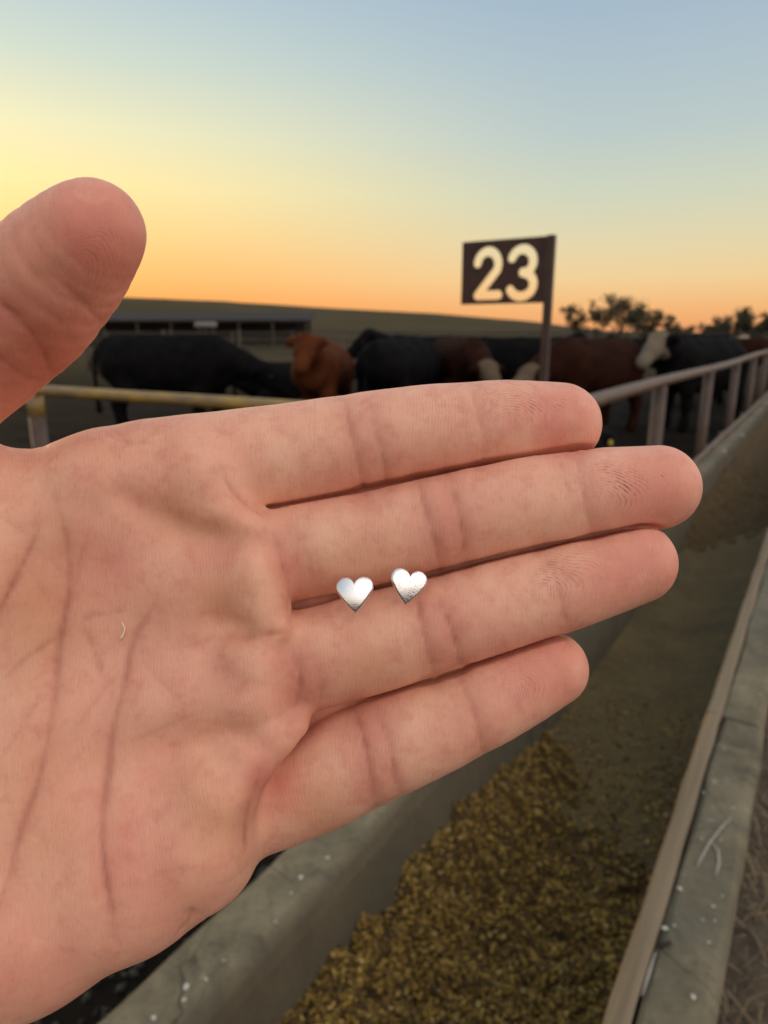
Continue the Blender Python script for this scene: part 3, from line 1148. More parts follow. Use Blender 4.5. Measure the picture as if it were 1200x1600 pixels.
def tree(px, dist, h, w, label, seed, lean=0.0, n_limb=7, leaves=900, spread=.35, ls=.16, name='tree'):
    p = far_at(px, dist)
    p[2] = float(ground_z(p[0], p[1])) - .1
    e = empty(name, p, YAW)
    tag(e, label, 'tree', 'trees on the skyline')
    r = np.random.default_rng(seed)
    mb = MB()
    th = h * .45
    trunk = [(lean * (t ** 1.5), .05 * math.sin(t * 5), t * th) for t in np.linspace(0, 1, 6)]
    mb.tube(trunk, list(np.linspace(.045 * h, .02 * h, 6)), 8)
    ends = []
    for i in range(n_limb):
        a = 2 * math.pi * i / n_limb + r.uniform(-.4, .4)
        s = np.array(trunk[r.integers(2, 6)])
        rad = w * .5 * r.uniform(.55, 1.0)
        t_ = np.array([lean * 1.2 + rad * math.cos(a), rad * .7 * math.sin(a), h * r.uniform(.62, 1.0)])
        m_ = (s + t_) / 2 + np.array([0, 0, -.06 * h]) + r.normal(0, .05 * h, 3)
        mb.tube([s, m_, t_], [.016 * h, .009 * h, .003 * h], 6)
        ends += [(t_, 1.0), (m_ * .35 + t_ * .65, .9), (m_, .55)]
        for _ in range(2):
            q = t_ + r.normal(0, .14 * h, 3)
            mb.tube([m_ * .4 + t_ * .6, (t_ + q) / 2, q], [.006 * h, .004 * h, .002 * h], 5)
            ends.append((q, .8))
    mb.build('trunk', bark, e, None, True)
    cs, tn = [], []
    per = int(leaves * 2.6) // len(ends)
    V, T = [], []
    for c, k in ends:
        m = int(per * k * r.uniform(.5, 1.4))
        ctr = c + r.normal(0, spread * h * .22, (m, 3)) * np.array([1.15, 1, .8])
        t0 = r.uniform(0, 1)
        for q in ctr:
            u = r.normal(0, 1, 3)
            u /= np.linalg.norm(u)
            v = np.cross(u, r.normal(0, 1, 3))
            v /= np.linalg.norm(v)
            s = ls * r.uniform(.6, 1.3)
            b = len(V)
            V += [q - u * s, q + v * s * .45, q + u * s, q - v * s * .45]
            T.append((b, b + 1, b + 2, b + 3))
            tn += [np.clip(t0 * .6 + r.uniform(0, .4), 0, 1)] * 4
    me = np_mesh('crown', np.array(V), np.array(T))
    set_attr(me, 'tone', tn)
    link('crown', me, leaf_m, e)


tree(930, 62, 3.4, 3.6, 'windswept tree with an arm reaching left, nearest the sign', 3, -.6, 6, 800, .30)
tree(968, 66, 4.3, 2.4, 'tallest pointed tree in the middle of the skyline clump', 5, .1, 7, 620, .34)
tree(1003, 62, 3.5, 2.6, 'round topped tree at the right of the skyline clump', 9, .2, 7, 820, .30)
tree(1040, 70, 2.3, 3.2, 'low bushy tree right of the skyline clump', 12, .0, 6, 600, .34)
tree(1064, 74, 2.2, 2.8, 'lowest sparse tree between the skyline clump and the right hand trees', 14, .0, 5, 400, .34)
tree(1135, 66, 3.2, 4.6, 'broad dark tree on the skyline near the right edge', 21, .2, 8, 1300, .32)
tree(1172, 68, 2.6, 3.6, 'small tree beside the broad dark tree near the right edge', 24, .0, 7, 900, .32)
tree(1215, 64, 2.8, 4.0, 'tree cut off by the right edge of the skyline', 26, .0, 7, 900, .32)

# ================================================================== the hand
# Built in millimetres in a frame at the camera's height and heading (x right, y up, z towards the viewer), then set into the world.
def PM(px, py, depth):
    return np.array([(px - 600) / FPX * depth, (800 - py) / FPX * depth, -depth])


def J(px, py, front, r):
    """a joint: picture place, depth of the skin in front of it, radius (all mm)"""
    return (*PM(px, py, front + r), r)


index = catmull([J(250, 748, 109, 10.5), J(370, 728, 109.6, 9.8), J(460, 713, 109.9, 9.3), J(570, 693, 109.9, 8.85), J(690, 674, 110.4, 8.2), J(790, 664, 111.6, 7.8), J(874, 664, 113.5, 7.3)], 3)
middle = catmull([J(230, 905, 109, 10.5), J(370, 880, 109, 9.6), J(470, 862, 108.7, 8.9), J(575, 842, 108.2, 8.5), J(685, 817, 107.7, 8.35), J(800, 791, 107.9, 8.15), J(910, 773, 108.8, 7.85), J(1026, 762, 110.6, 7.25)], 3)
ring = catmull([J(220, 1070, 108, 10.5), J(370, 1050, 107.8, 9.6), J(480, 1026, 107.2, 9.2), J(580, 1001, 106.9, 8.8), J(683, 972, 106.8, 8.5), J(790, 940, 107, 8.2), J(880, 914, 107.8, 7.8), J(989, 879, 109.4, 7.1)], 3)
pinky = catmull([J(230, 1265, 111, 10.0), J(360, 1258, 112, 9.6), J(470, 1222, 110.4, 9.3), J(545, 1190, 108.6, 8.9), J(620, 1158, 107.4, 8.35), J(715, 1115, 107.2, 7.7), J(790, 1079, 107.8, 7.2), J(858, 1044, 109.2, 6.4)], 3)
thumb = catmull([J(-420, 1010, 98, 16), J(-300, 790, 102, 13), J(-150, 632, 102, 11.7), J(-40, 545, 97, 10.8), J(36, 482, 92, 10.05), J(95, 420, 87.5, 8.75), J(136, 374, 85.5, 7.2), J(149, 360, 85.5, 6.5)], 3)

palm_parts = [
    [J(-430, 930, 106, 14), J(0, 826, 107.5, 12.3), J(180, 778, 107.4, 11.4), J(300, 750, 107.6, 9.9)],
    [J(-430, 1030, 103, 15), J(60, 950, 107.6, 12.5), J(330, 902, 107, 10.5)],
    [J(-430, 1130, 101, 15), J(60, 1100, 106.0, 12.5), J(320, 1075, 105.6, 10.5)],
    [J(-430, 1250, 99, 16), J(60, 1230, 103, 13), J(270, 1265, 104.2, 11.0)],
    [J(-470, 1500, 97, 19), J(-150, 1470, 96, 18), J(40, 1408, 97.5, 16.2), J(200, 1353, 100.5, 13.2), J(300, 1316, 102.8, 11.1)],
    [J(-420, 1010, 95, 18), J(-220, 900, 94.5, 17), J(-80, 880, 99.5, 13)],
    [J(-1150, 1470, 100, 24), J(-800, 1350, 99, 22), J(-470, 1240, 99, 20)],
    [J(-1150, 1340, 102, 21), J(-800, 1250, 102, 20), J(-450, 1080, 100, 18)],
    [J(-330, 1000, 101, 13), J(-180, 830, 106, 8.5), J(-60, 790, 110, 7.5)],
]
ridge_parts = [   # the fleshy roll where the fingers begin, its edge overlapping their roots
    [J(330, 752, 106.2, 6.0), J(352, 800, 106.6, 4.6), J(392, 832, 106.6, 3.8)],
    [J(392, 848, 105.8, 5.0), J(402, 905, 105.0, 5.6), J(414, 950, 104.8, 4.6), J(424, 976, 104.8, 3.6)],
    [J(424, 988, 104.6, 3.6), J(402, 1030, 103.8, 5.4), J(396, 1085, 103.8, 5.8), J(415, 1125, 105.2, 4.4)],
    [J(455, 1128, 107.4, 3.6), J(425, 1150, 105.6, 4.2), J(390, 1185, 104.0, 5.0), J(345, 1235, 102.0, 6.4), J(318, 1300, 101.6, 7.4)],
]
fingers = [index, middle, ring, pinky]
webs = [[J(400, 1175, 116.5, 5), J(480, 1128, 117, 4), J(560, 1100, 117.5, 2.5), J(680, 1060, 118.3, 2), J(860, 995, 118.5, 1.5)], [J(420, 965, 117, 4.5), J(520, 935, 118, 3), J(640, 902, 118.8, 2), J(960, 832, 118.5, 1.8), J(1012, 822, 117.6, 1.8)], [J(400, 818, 117.5, 4.5), J(520, 788, 119, 3), J(640, 755, 119.8, 2), J(880, 712, 120, 1.6)]]


def bbox(ch, m):
    A = np.array([tuple(map(float, q)) for q in ch])
    return (A[:, :3] - A[:, 3:]).min(0) - m, (A[:, :3] + A[:, 3:]).max(0) + m


SLIT = .42
HPRIMS = [(ch, bbox(ch, 9.5), k, g) for chs, k, g in ((palm_parts, 4.0, 0), (ridge_parts, 1.5, 1), (fingers, 0, 2), (webs, 0, 2), ([thumb], 0, 3)) for ch in chs]
FAR = np.float32(40.0)


def hand_sdf(p):
    p = np.asarray(p, np.float32)
    acc = [np.full(len(p), FAR, np.float32) for _ in range(4)]
    fd = []
    for ch, (l, h), k, g in HPRIMS:
        m = np.flatnonzero((p[:, 0] > l[0]) & (p[:, 0] < h[0]) & (p[:, 1] > l[1]) & (p[:, 1] < h[1]) & (p[:, 2] > l[2]) & (p[:, 2] < h[2]))
        if len(m):
            e = chain(p[m], ch, k)
            if g == 2:
                t = np.full(len(p), FAR, np.float32)
                t[m] = e
                fd.append(t)
            else:
                acc[g][m] = smin(acc[g][m], e, (9.0, 2.0, 1.0, 1.0)[g])
        elif g == 2:
            fd.append(np.full(len(p), FAR, np.float32))
    d = smin(acc[0], acc[1] + .55, 4.6)
    fs = np.minimum(np.minimum(fd[0], fd[1]), np.minimum(fd[2], fd[3]))
    for i in range(3):                       # the fingers stay separate: a thin slit between neighbours
        fs = np.maximum(fs, np.where((fd[i] < 20) & (fd[i + 1] < 20), SLIT - .5 * np.abs(fd[i] - fd[i + 1]), -FAR))
    for w in fd[4:]:
        fs = smin(fs, w, .6)
    d = smin(d, fs, 2.2)
    return smin(d, acc[3], 5.0)


HV, HQ = surface(hand_sdf, (-190, -135, -165), (62, 64, -80), 0.52, coarse=6, newton=1)
HN = grad_sdf(hand_sdf, HV, 0.4)
hx = 600 + FPX * HV[:, 0] / -HV[:, 2]
hy = 800 - FPX * HV[:, 1] / -HV[:, 2]
view = -HV / np.linalg.norm(HV, axis=1, keepdims=True)
facing = np.clip((HN * view).sum(1), 0, 1)
PX = np.stack([hx, hy], 1)


def polydist(P, line):
    L = np.array(line, float)
    best = np.full(len(P), 1e9)
    for a, b in zip(L[:-1], L[1:]):
        ab = b - a
        t = np.clip(((P - a) @ ab) / (ab @ ab), 0, 1)
        best = np.minimum(best, np.hypot(*(P - a - t[:, None] * ab).T))
    return best


def along(P, line):
    """distance to the polyline and the place along it, 0 to 1"""
    L = np.array(line, float)
    seg = np.hypot(*(L[1:] - L[:-1]).T)
    acc = np.concatenate([[0], np.cumsum(seg)]) / seg.sum()
    best = np.full(len(P), 1e9)
    s = np.zeros(len(P))
    for i, (a, b) in enumerate(zip(L[:-1], L[1:])):
        ab = b - a
        t = np.clip(((P - a) @ ab) / (ab @ ab), 0, 1)
        d = np.hypot(*(P - a - t[:, None] * ab).T)
        m = d < best
        best[m] = d[m]
        s[m] = (acc[i] + t * (acc[i + 1] - acc[i]))[m]
    return best, s


def smooth_line(pts, n=6):
    if len(pts) < 3:
        return pts
    return catmull([(*q, 0) for q in pts], n)[:, :2]


# creases: (polyline in the picture, half width px, depth mm, redness)
finger_creases = [
    ([(536, 612), (545, 660), (560, 720), (572, 785)], 7, .34, .8), ([(577, 640), (592, 690), (602, 730), (604, 765)], 6, .22, .7),
    ([(735, 594), (746, 640), (758, 690), (752, 730)], 8, .22, .35), ([(716, 606), (724, 650), (732, 700)], 7, .10, .3),
    ([(652, 752), (666, 800), (680, 850), (688, 892)], 7, .34, .9), ([(700, 745), (716, 795), (725, 845), (727, 882)], 6, .26, .9),
    ([(902, 706), (911, 757), (918, 800), (928, 842)], 7, .26, .5), ([(876, 722), (889, 770), (895, 815)], 6, .08, .25),
    ([(646, 905), (658, 970), (672, 1028), (681, 1062)], 7, .34, .9), ([(690, 948), (708, 988), (718, 1030), (722, 1050)], 6, .28, .9),
    ([(848, 862), (868, 900), (880, 945), (890, 990)], 7, .24, .5), ([(820, 880), (838, 930), (846, 975)], 6, .08, .25),
    ([(550, 1100), (568, 1155), (578, 1210), (590, 1270)], 7, .32, 1.0), ([(590, 1115), (608, 1165), (618, 1218), (626, 1245)], 6, .22, .8),
    ([(714, 1055), (735, 1100), (750, 1148), (758, 1190)], 7, .26, .6), ([(700, 1075), (716, 1120), (722, 1150)], 5, .08, .3),
    ([(425, 822), (440, 870), (458, 925)], 8, .24, .8), ([(470, 835), (482, 875), (490, 915)], 8, .06, .5),
    ([(452, 1008), (470, 1060), (460, 1118)], 8, .26, .9), ([(492, 1030), (503, 1062), (500, 1100)], 8, .06, .6),
    ([(410, 1205), (388, 1270), (384, 1340)], 7, .18, .9),
    ([(345, 735), (372, 775), (418, 808)], 7, .25, .7),
    ([(76, 430), (112, 458), (152, 498), (160, 512)], 8, .30, .45), ([(-10, 470), (35, 508), (66, 548), (84, 590)], 11, .46, .8),
    ([(-10, 552), (35, 590), (66, 602)], 8, .30, .7), ([(60, 470), (95, 505), (118, 545)], 8, .10, .3),
]
palm_creases = [
    ([(78, 770), (94, 815), (104, 880), (100, 944), (88, 1024), (80, 1112), (60, 1216), (30, 1300), (8, 1385), (-20, 1460)], 6, .34, .9),
    ([(60, 800), (52, 845), (28, 900), (0, 955), (-30, 1010)], 6, .32, .8),
    ([(250, 925), (236, 950), (200, 1012), (188, 1072), (176, 1125), (168, 1200), (158, 1270), (158, 1320), (168, 1400), (188, 1490)], 7, .40, .9),
    ([(0, 1066), (45, 1025), (100, 990)], 4, .13, .55), ([(120, 968), (160, 962), (195, 956)], 4, .08, .4),
    ([(120, 968), (140, 1015), (162, 1075)], 4, .14, .5), ([(216, 1030), (250, 1065), (290, 1100)], 4, .09, .35),
    ([(-10, 800), (20, 820), (48, 838)], 4, .12, .4), ([(110, 1150), (150, 1090), (190, 1040)], 4, .06, .3),
    ([(192, 1165), (250, 1140), (330, 1105)], 5, .07, .35), ([(0, 1190), (30, 1140), (60, 1090)], 4, .08, .3),
    ([(90, 1190), (60, 1150), (20, 1110)], 4, .05, .25), ([(276, 1462), (296, 1440), (300, 1415)], 5, .35, .4),
    ([(44, 702), (60, 690), (74, 700)], 5, .22, .4), ([(160, 675), (195, 690), (240, 692)], 4, .10, .3),
    ([(170, 668), (190, 680), (205, 700)], 4, .10, .3), ([(360, 992), (405, 995), (460, 990)], 6, .26, .5),
    ([(270, 1015), (330, 1000), (390, 985)], 5, .05, .2), ([(30, 870), (70, 930), (96, 975)], 4, .05, .25),
    ([(130, 850), (118, 880), (112, 920)], 4, .10, .45),
]
# soft valleys: wide and shallow
valleys = [([(190, 776), (260, 818), (330, 838), (400, 842)], 24, 1.0), ([(150, 900), (180, 980), (150, 1060)], 70, 1.2),
           ([(330, 965), (400, 985), (440, 992)], 18, .4), ([(280, 1170), (340, 1180), (400, 1190)], 38, .45), ([(60, 760), (150, 800)], 30, .6),
           ([(445, 960), (500, 945)], 22, .5)]
disp = np.zeros(len(HV))
red = np.zeros(len(HV))
cosv = (HN * view).sum(1)
fmask = np.clip(cosv * 3 + .55, 0, 1)
for isf, (pts, w, dep, rd) in [(1, c) for c in finger_creases] + [(0, c) for c in palm_creases]:
    ln_ = np.array(smooth_line(pts))
    mg = w * 9 + 6
    near_ = np.flatnonzero((cosv > -.2) & (PX[:, 0] > ln_[:, 0].min() - mg) & (PX[:, 0] < ln_[:, 0].max() + mg) & (PX[:, 1] > ln_[:, 1].min() - mg) & (PX[:, 1] < ln_[:, 1].max() + mg))
    if not len(near_):
        continue
    hx, hy = PX[near_, 0], PX[near_, 1]
    d, t = along(PX[near_], ln_)
    d = d + .7 * np.sin(hx * .11 + hy * .14) + .5 * np.sin(hy * .27 - hx * .19)
    if not isf:
        w, rd = w * 1.15, min(1.0, rd * 1.2)
    ends = np.clip(np.minimum(t, 1 - t) * (5 if isf else 4) + (.25 if isf else .12), 0, 1)
    vary = .72 + .22 * np.sin(t * 6 + len(pts) * 2 + w) * np.sin(t * 13 + dep * 40)
    wob = (.8 + .35 * ends) * (1 + .25 * np.sin(t * 17 + dep * 60))
    g = np.exp(-(np.abs(d) / (w * .55 * wob)) ** 1.6)
    disp[near_] -= dep * (1.15 if isf else 1.5) * g * ends * vary
    red[near_] = np.maximum(red[near_], rd * ends * vary * np.exp(-(np.abs(d) / (w * .75 * wob)) ** 1.5))
    if isf:
        disp[near_] -= dep * .9 * np.exp(-(d / (w * 3.2)) ** 2)
        red[near_] = np.maximum(red[near_], .34 * rd * np.exp(-(d / (w * 2.8)) ** 2))
    else:
        disp[near_] -= dep * .8 * ends * np.exp(-(d / (w * 3.5)) ** 2)
        red[near_] = np.maximum(red[near_], .20 * rd * ends * np.exp(-(d / (w * 2.4)) ** 2))
hx, hy = PX[:, 0], PX[:, 1]
for pts, w, dep in valleys:
    disp -= dep * np.exp(-(polydist(PX, smooth_line(pts)) / w) ** 2)
# gentle unevenness of flesh
disp += .10 * np.sin(hx * .021 + 1.3) * np.sin(hy * .026 + hx * .006) + .05 * np.sin(hx * .06 + hy * .02) * np.sin(hy * .055)
HV = HV + HN * (disp * fmask)[:, None]


def blob(x, y, rx, ry, ang=0.0):
    c, s = math.cos(math.radians(ang)), math.sin(math.radians(ang))
    u = (hx - x) * c + (hy - y) * s
    v = -(hx - x) * s + (hy - y) * c
    return np.exp(-((u / rx) ** 2 + (v / ry) ** 2))


pink = np.zeros(len(HV))       # blood close under the skin
for b, k in ((blob(880, 655, 90, 70, -5), 1.0), (blob(1020, 765, 95, 75, -10), 1.0), (blob(985, 885, 95, 75, -18), 1.0), (blob(855, 1050, 95, 70, -26), .95), (blob(140, 370, 140, 110, -45), 1.1),
             (blob(150, 890, 110, 90), .62), (blob(300, 1060, 110, 90), .35), (blob(230, 1330, 110, 110), .55), (blob(60, 1500, 160, 90), .6), (blob(330, 870, 60, 50), .4), (blob(700, 820, 40, 70), .55),
             (blob(690, 985, 40, 70), .55), (blob(590, 1180, 42, 80), .55), (blob(470, 1070, 45, 60), .75), (blob(452, 875, 40, 55), .6), (blob(420, 1220, 40, 60, -40), .9), (blob(575, 700, 45, 80), .4),
             (blob(20, 540, 150, 110), 1.0), (blob(540, 995, 25, 20), .5), (blob(760, 1110, 90, 60, -26), .3), (blob(230, 760, 90, 50), .35)):
    pink = np.maximum(pink, k * b)
tan_ = np.zeros(len(HV))       # thicker yellowish skin
for b, k in ((blob(330, 1275, 70, 85), .6), (blob(60, 940, 70, 130), .8), (blob(380, 930, 80, 60), .55), (blob(60, 1250, 90, 140), .5), (blob(300, 820, 110, 36, 15), .6), (blob(60, 545, 50, 40, 45), .9), (blob(400, 990, 80, 30), .5),
             (blob(560, 870, 100, 50), .35), (blob(580, 1030, 100, 50, -10), .35), (blob(500, 1260, 60, 50), .5), (blob(690, 1095, 60, 40), .3)):
    tan_ = np.maximum(tan_, k * b)

# fingerprint ridges: a phase per vertex (ridge number) and how strongly they show
phase = np.zeros(len(HV))
ramp_ = np.zeros(len(HV))
grime = np.zeros(len(HV))


def setridge(mask, ph, amp):
    global phase, ramp_
    m = mask & (amp > ramp_)
    phase[m] = ph[m]
    ramp_ = np.where(mask, np.abs(amp - ramp_), ramp_)      # fades out where two ridge fields meet


PER = 5.2
phase += (hx + 14 * np.sin(hy * .017) + 9 * np.sin(hx * .013 + hy * .008)) / PER          # general weave over palm
ramp_ += .16
tips = [(800, 668, -4, 66), (938, 792, -8, 70), (850, 935, -18, 66), (800, 1092, -27, 56), (110, 440, -45, 80)]
for (x, y, a, s) in tips:
    c, si = math.cos(math.radians(a)), math.sin(math.radians(a))
    u = (hx - x) * c + (hy - y) * si
    v = -(hx - x) * si + (hy - y) * c
    r_ = np.sqrt((u * .80) ** 2 + (v * 1.08) ** 2 + 60)
    ph = (r_ + 5 * np.sin(u * .05 + v * .03) + 4 * np.sin(v * .07)) / PER
    amp = .34 * np.exp(-((u - 30) / (s * 1.5)) ** 4 - ((v + 15) / (s * 1.1)) ** 4) * np.clip((r_ - 14) / 22, 0, 1)
    setridge(amp > .04, ph, amp)
pads_r = [(395, 985, 85, .34), (400, 1085, 80, .42), (350, 1270, 75, .42), (320, 735, 80, .30), (170, 880, 120, .30), (60, 520, 70, .40)]
for (x, y, s, k) in pads_r:
    u, v = hx - x - 120, hy - y + 30
    ph = (np.sqrt((u * 1.0) ** 2 + (v * .7) ** 2) + 5 * np.sin(hy * .05 + hx * .02)) / PER
    amp = k * np.exp(-((hx - x) / s) ** 4 - ((hy - y) / s) ** 4)
    setridge(amp > .06, ph, amp)
for b, k in ((blob(822, 634, 30, 22, 35), .8), (blob(775, 625, 30, 30), .55), (blob(690, 640, 60, 45), .22), (blob(976, 757, 24, 30, 45), 1.25), (blob(950, 742, 22, 16, 20), .9), (blob(905, 745, 22, 30), .3), (blob(868, 900, 30, 34, 30), .75), (blob(900, 885, 36, 40), .35), (blob(822, 1075, 24, 18), .6), (blob(800, 1045, 40, 26), .25),
             (blob(873, 632, 7, 10, 30), .9), (blob(1036, 743, 4, 4), 1.0), (blob(150, 400, 40, 60, 30), .35)):
    grime = np.maximum(grime, k * b)

HO = HV[:, :].mean(0) * 0 + PM(-450, 1180, 118)          # origin of the hand object: the wrist
me = np_mesh('hand', (HV - HO) * 0.001, HQ)
set_attr(me, 'pxy', np.stack([hx * .001, hy * .001, np.zeros(len(hx))], 1))
set_attr(me, 'crease', red * fmask)
set_attr(me, 'pink', pink * fmask)
set_attr(me, 'tan', tan_ * fmask)
set_attr(me, 'phase', phase)
set_attr(me, 'ridge', ramp_ * np.clip(facing * 2.5 - .25, 0, 1))
set_attr(me, 'grime', grime * fmask)

N = Nodes('skin')
fac = lambda a: N.attr(a, 2)
co = N.coord('Object')
pxy = N.attr('pxy', 1)
base = N.mix(N.range(N.noise(co, 95, 5, .6), .35, .68), lin((228, 164, 138)), lin((241, 187, 157)))
base = N.mix(N.math('MULTIPLY', fac('tan'), .75), base, lin((206, 148, 104)))
base = N.mix(N.math('MULTIPLY', fac('pink'), .66), base, lin((208, 116, 100)))
base = N.mix(N.math('MULTIPLY', N.range(N.noise(co, 300, 4, .65), .50, .70), .38), base, lin((204, 124, 106)))
base = N.mix(N.math('MULTIPLY', N.range(N.noise(co, 700, 2, .5), .55, .75), .05), base, lin((246, 212, 188)))
base = N.mix(N.math('MULTIPLY', N.range(N.noise(co, 48, 4, .65), .50, .68), .26), base, lin((212, 122, 106)))
base = N.mix(N.math('MULTIPLY', N.range(N.noise(co, 62, 4, .65, .5), .56, .72), .30), base, lin((244, 204, 170)))
base = N.mix(N.math('MULTIPLY', fac('crease'), .70), base, lin((158, 78, 64)))
wob = N.math('MULTIPLY', N.noise(co, 260, 2, .5), 1.6)
sinr = N.math('SINE', N.math('MULTIPLY', N.math('ADD', fac('phase'), wob), 2 * math.pi))
val = N.range(sinr, .2, -.9)
brk = N.range(N.noise(co, 900, 2, .6), .40, .60)
base = N.mix(N.math('MULTIPLY', N.math('MULTIPLY', val, fac('ridge')), .10), base, lin((150, 80, 66)))
base = N.mix(N.math('MULTIPLY', N.math('MULTIPLY', N.math('MULTIPLY', val, brk), fac('grime')), .62), base, lin((74, 44, 38)))
# fine stretched wrinkles in a slightly darker tint
fine = N.noise(N.mapping(pxy, (260, 42, 1), (0, 0, math.radians(78))), 1.0, 3, .6)
finel = N.range(fine, .57, .70)
base = N.mix(N.math('MULTIPLY', finel, .16), base, lin((168, 96, 80)))
vo = N.new('TexVoronoi', feature='DISTANCE_TO_EDGE')
jit = N.new('VectorMath', operation='MULTIPLY_ADD')
nzc = N.new('TexNoise')
N.l.new(co, nzc.inputs['Vector'])
nzc.inputs['Scale'].default_value = 260
N.l.new(nzc.outputs['Color'], jit.inputs[0])
jit.inputs[1].default_value = (.0022, .0022, .0022)
N.l.new(co, jit.inputs[2])
N.l.new(N.mapping(jit.outputs[0], (1, .62, 1), (0, 0, .5)), vo.inputs['Vector'])
vo.inputs['Scale'].default_value = 300
micro = N.math('MULTIPLY', N.range(vo.outputs['Distance'], .055, .0), N.range(N.noise(co, 60, 3, .6), .42, .62))
base = N.mix(N.math('MULTIPLY', micro, .04), base, lin((160, 86, 70)))
h1 = N.math('MULTIPLY', N.math('MULTIPLY', sinr, fac('ridge')), .035)
h2 = N.math('MULTIPLY', N.noise(co, 420, 4, .6), .10)
h3 = N.math('MULTIPLY', fine, -.10)
hh = N.math('SUBTRACT', N.math('ADD', N.math('ADD', h1, h2), h3), N.math('MULTIPLY', micro, .012))
nrm = N.bump(hh, .75, .001)
skin = N.out(base, N.range(N.noise(co, 500, 3, .6), .3, .7, .46, .62), nrm, None,
             Subsurface_Weight=.22, Subsurface_Scale=.0014, Specular_IOR_Level=.38)
N.p.inputs['Subsurface Radius'].default_value = (1.0, .36, .2)
hand_loc = CAM + RGT * HO[0] * .001 + UPV * HO[1] * .001 - FWD * HO[2] * .001
hand = link('hand', me, skin)
HM = Matrix(((RGT[0], UPV[0], -FWD[0], hand_loc[0]), (RGT[1], UPV[1], -FWD[1], hand_loc[1]), (RGT[2], UPV[2], -FWD[2], hand_loc[2]), (0, 0, 0, 1)))
hand.matrix_world = HM
tag(hand, 'open left hand, palm to the viewer, fingers together, carrying two silver hearts', 'hand')

# thumb nail, seen as a thin rim beyond the thumb's end
nb = MB()
ta, tb = np.array(thumb[-1][:3]), np.array(thumb[-9][:3])
ax_t = (ta - tb) / np.linalg.norm(ta - tb)
sideways = np.cross(ax_t, (0, 0, 1.0))
sideways /= np.linalg.norm(sideways)
up_ = np.array((-.42, .42, -.80))
up_ = up_ - ax_t * up_.dot(ax_t)
up_ /= np.linalg.norm(up_)
lat = np.cross(ax_t, up_)
rows, cols = 9, 9
vs = []
for lay in (0, 1):
    for i in range(rows):
        for k in range(cols):
            u = -9 + 10.9 * i / (rows - 1)
            a = (k / (cols - 1) - .5) * 1.7
            rr = 6.5 + (.62 - .06 * max(u, 0) - lay * .45) - .055 * max(u, 0) ** 1.5 - (.0 if u > -6 else .5)
            vs.append(ta + ax_t * (u - .25 * abs(a) ** 2 * 2) + up_ * rr * math.cos(a) + lat * rr * math.sin(a))
fsn = []
for lay in (0, 1):
    for i in range(rows - 1):
        for k in range(cols - 1):
            o = lay * rows * cols + i * cols + k
            q = (o, o + 1, o + cols + 1, o + cols)
            fsn.append(q if lay == 0 else q[::-1])
for i in range(rows - 1):
    for k in (0, cols - 1):
        o = i * cols + k
        fsn.append((o, o + cols, o + cols + rows * cols, o + rows * cols))
for k in range(cols - 1):
    for i in (0, rows - 1):
        o = i * cols + k
        fsn.append((o, o + 1, o + 1 + rows * cols, o + rows * cols))
nb.add([(np.array(v) - HO) * .001 for v in vs], fsn)
N = Nodes('nail')
nail_m = N.out(lin((222, 176, 160)), .3, None, None, Subsurface_Weight=.2, Subsurface_Scale=.001)
nail = nb.build('thumbnail', nail_m, hand, None, True)

# ================================================================== the earrings
N = Nodes('brushed_silver')
co = N.coord('Object')
br = N.noise(N.mapping(co, (900, 9000, 900), (0, 0, math.radians(35))), 1.0, 3, .6)
br2 = N.noise(co, 1400, 3, .6)
silver = N.out((.93, .92, .90), N.range(br, .3, .7, .20, .36), N.bump(N.math('ADD', br, br2), .10, .0001), 1.0)


N = Nodes('worn_silver')
co = N.coord('Object')
w1 = N.noise(co, 1700, 5, .7)
w2 = N.noise(co, 5200, 3, .6)
silver2 = N.out(N.mix(N.range(w1, .5, .75), (.93, .92, .90), (.62, .58, .52)), N.range(w2, .3, .7, .18, .36), N.bump(N.math('ADD', w1, N.math('MULTIPLY', w2, .4)), .16, .0003), 1.0)


def heart_outline():
    """lobed top, nearly straight sides, clockwise from the notch"""
    cx, cy, r, tip = .25, .16, .262, -.55
    half = []
    a0 = math.atan2(math.sqrt(r * r - cx * cx), -cx)
    dx, dy = -cx, tip - cy
    a1 = math.atan2(dy, dx) + math.acos(r / math.hypot(dx, dy))
    if a1 > 0:
        a1 -= 2 * math.pi
    for i in range(22):
        a = a0 + (a1 - a0) * i / 21
        half.append((cx + r * math.cos(a), cy + r * math.sin(a)))
    p = half[-1]
    for i in range(1, 13):
        t = i / 12
        bul = .022 * math.sin(math.pi * t)
        half.append((p[0] * (1 - t) + bul, p[1] * (1 - t) + tip * t - bul * .8))
    half[0] = (0.0, half[0][1] - .012)
    return half + [(-x, y) for x, y in half[-2:0:-1]]


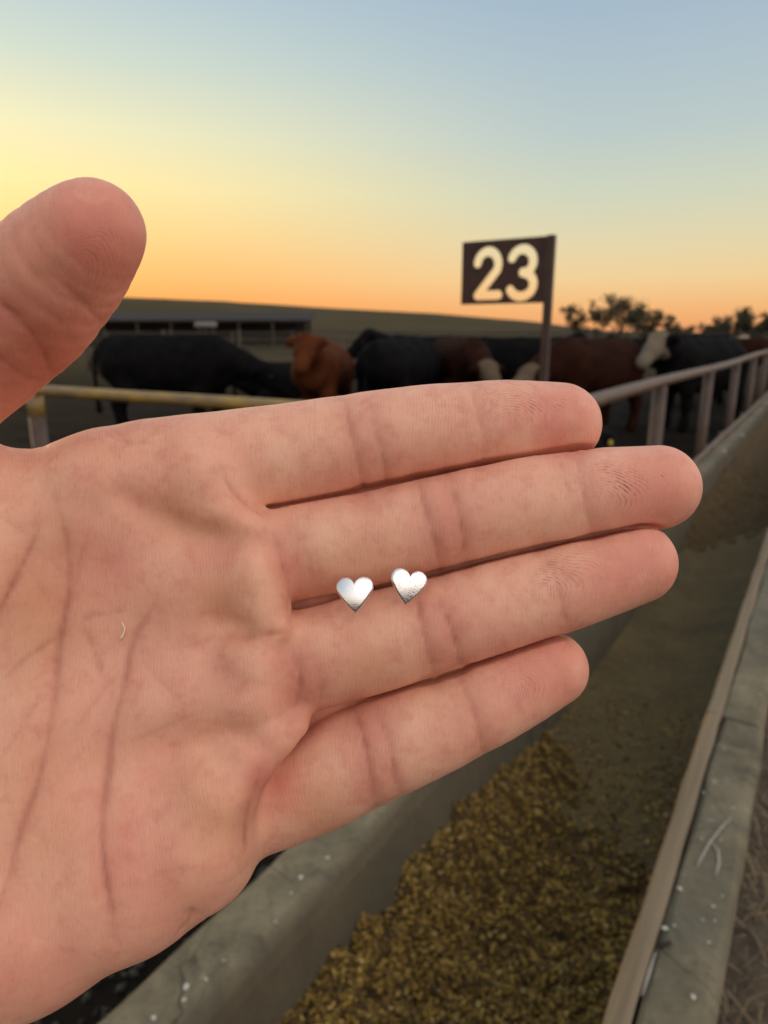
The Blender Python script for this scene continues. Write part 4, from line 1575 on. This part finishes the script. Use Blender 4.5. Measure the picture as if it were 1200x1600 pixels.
def earring(px, py, front, width, rot, tilt, label, dish):
    c = PM(px, py, front)
    e = empty('heart_stud_earring', (0, 0, 0))
    tag(e, label, 'earring', 'pair of silver heart studs')
    ax_n = view_n = -c / np.linalg.norm(c)
    R = Matrix.Rotation(math.radians(rot), 4, 'Z')
    T = Matrix.Rotation(math.radians(tilt[0]), 4, 'X') @ Matrix.Rotation(math.radians(tilt[1]), 4, 'Y')
    loc = CAM + RGT * c[0] * .001 + UPV * c[1] * .001 - FWD * c[2] * .001
    M = HM.copy()
    M.translation = Vector(loc)
    e.matrix_world = M @ T @ R
    out = heart_outline()
    W = width * .001
    mb = MB()
    prof = [(.02, 0), (.25, 0), (.5, 0), (.72, 0), (.84, 0), (.88, 0), (.93, -.012), (.975, -.032), (1.0, -.06), (1.0, -.11), (.96, -.135), (.02, -.135)]
    nn = len(out)
    V = []
    for s, z in prof:
        for (x, y) in out:
            zd = dish * (1 - ((x * s) ** 2 + (y * s - .05) ** 2) / .22) if s < .9 and z == 0 else dish * (1 - ((x * .9) ** 2 + (y * .9 - .05) ** 2) / .22)
            V.append((x * s * W, y * s * W, (z + zd) * W))
    F = [tuple(range(nn)), tuple((len(prof) - 1) * nn + k for k in range(nn))[::-1]]
    for r in range(len(prof) - 1):
        for k in range(nn):
            k2 = (k + 1) % nn
            F.append((r * nn + k, (r + 1) * nn + k, (r + 1) * nn + k2, r * nn + k2))
    mb.add(V, F)
    h = mb.build('heart', silver2 if rot < 0 else silver, e, None, True)
    bm = bmesh.new()
    bm.from_mesh(h.data)
    bmesh.ops.remove_doubles(bm, verts=bm.verts, dist=1e-7)
    bmesh.ops.recalc_face_normals(bm, faces=bm.faces)
    bm.to_mesh(h.data)
    bm.free()
    pb = MB()
    pb.tube([(0, 0, -.12 * W), (0, 0, -.0050), (0, 0, -.0086), (0, 0, -.0090), (0, 0, -.0100)], [.0004, .0004, .0004, .00028, .0003], 12)
    pb.build('post', silver, e, None, True)
    return e


earring(554, 926, 105.9, 5.8, 2, (-9, -5), 'silver heart stud lying left, nearer the palm, smooth brushed face', .075)
earring(638.5, 914, 105.3, 5.7, -9, (-4, 9), 'silver heart stud lying right, nearer the fingertips, with bright raised rim', .06)

# a pale fibre lying on the palm
mb = MB()
lint = [(187, 1000), (191, 994), (194, 988), (195, 981), (192, 976), (190, 972)]
pl = []
from mathutils.bvhtree import BVHTree
bvh = BVHTree.FromPolygons([tuple(map(float, v)) for v in HV], [tuple(map(int, q)) for q in HQ])
for (x, y) in lint:
    d = PM(x, y, 1.0)
    hit = bvh.ray_cast(Vector((0, 0, 0)), Vector(d))
    pl.append((np.array(hit[0]) * (1 - .0016) - HO) * .001)
lo_ = pl[0]
mb.tube([tuple(p - lo_) for p in pl], [.00015, .00020, .00014, .00013, .00012, .00008], 8)
N = Nodes('fibre')
fib = mb.build('lint_fibre', N.out(lin((238, 214, 190)), .7), None, None, True)
fib.matrix_world = HM @ Matrix.Translation(Vector(lo_))
tag(fib, 'tiny pale curled fibre stuck to the middle of the palm', 'lint')
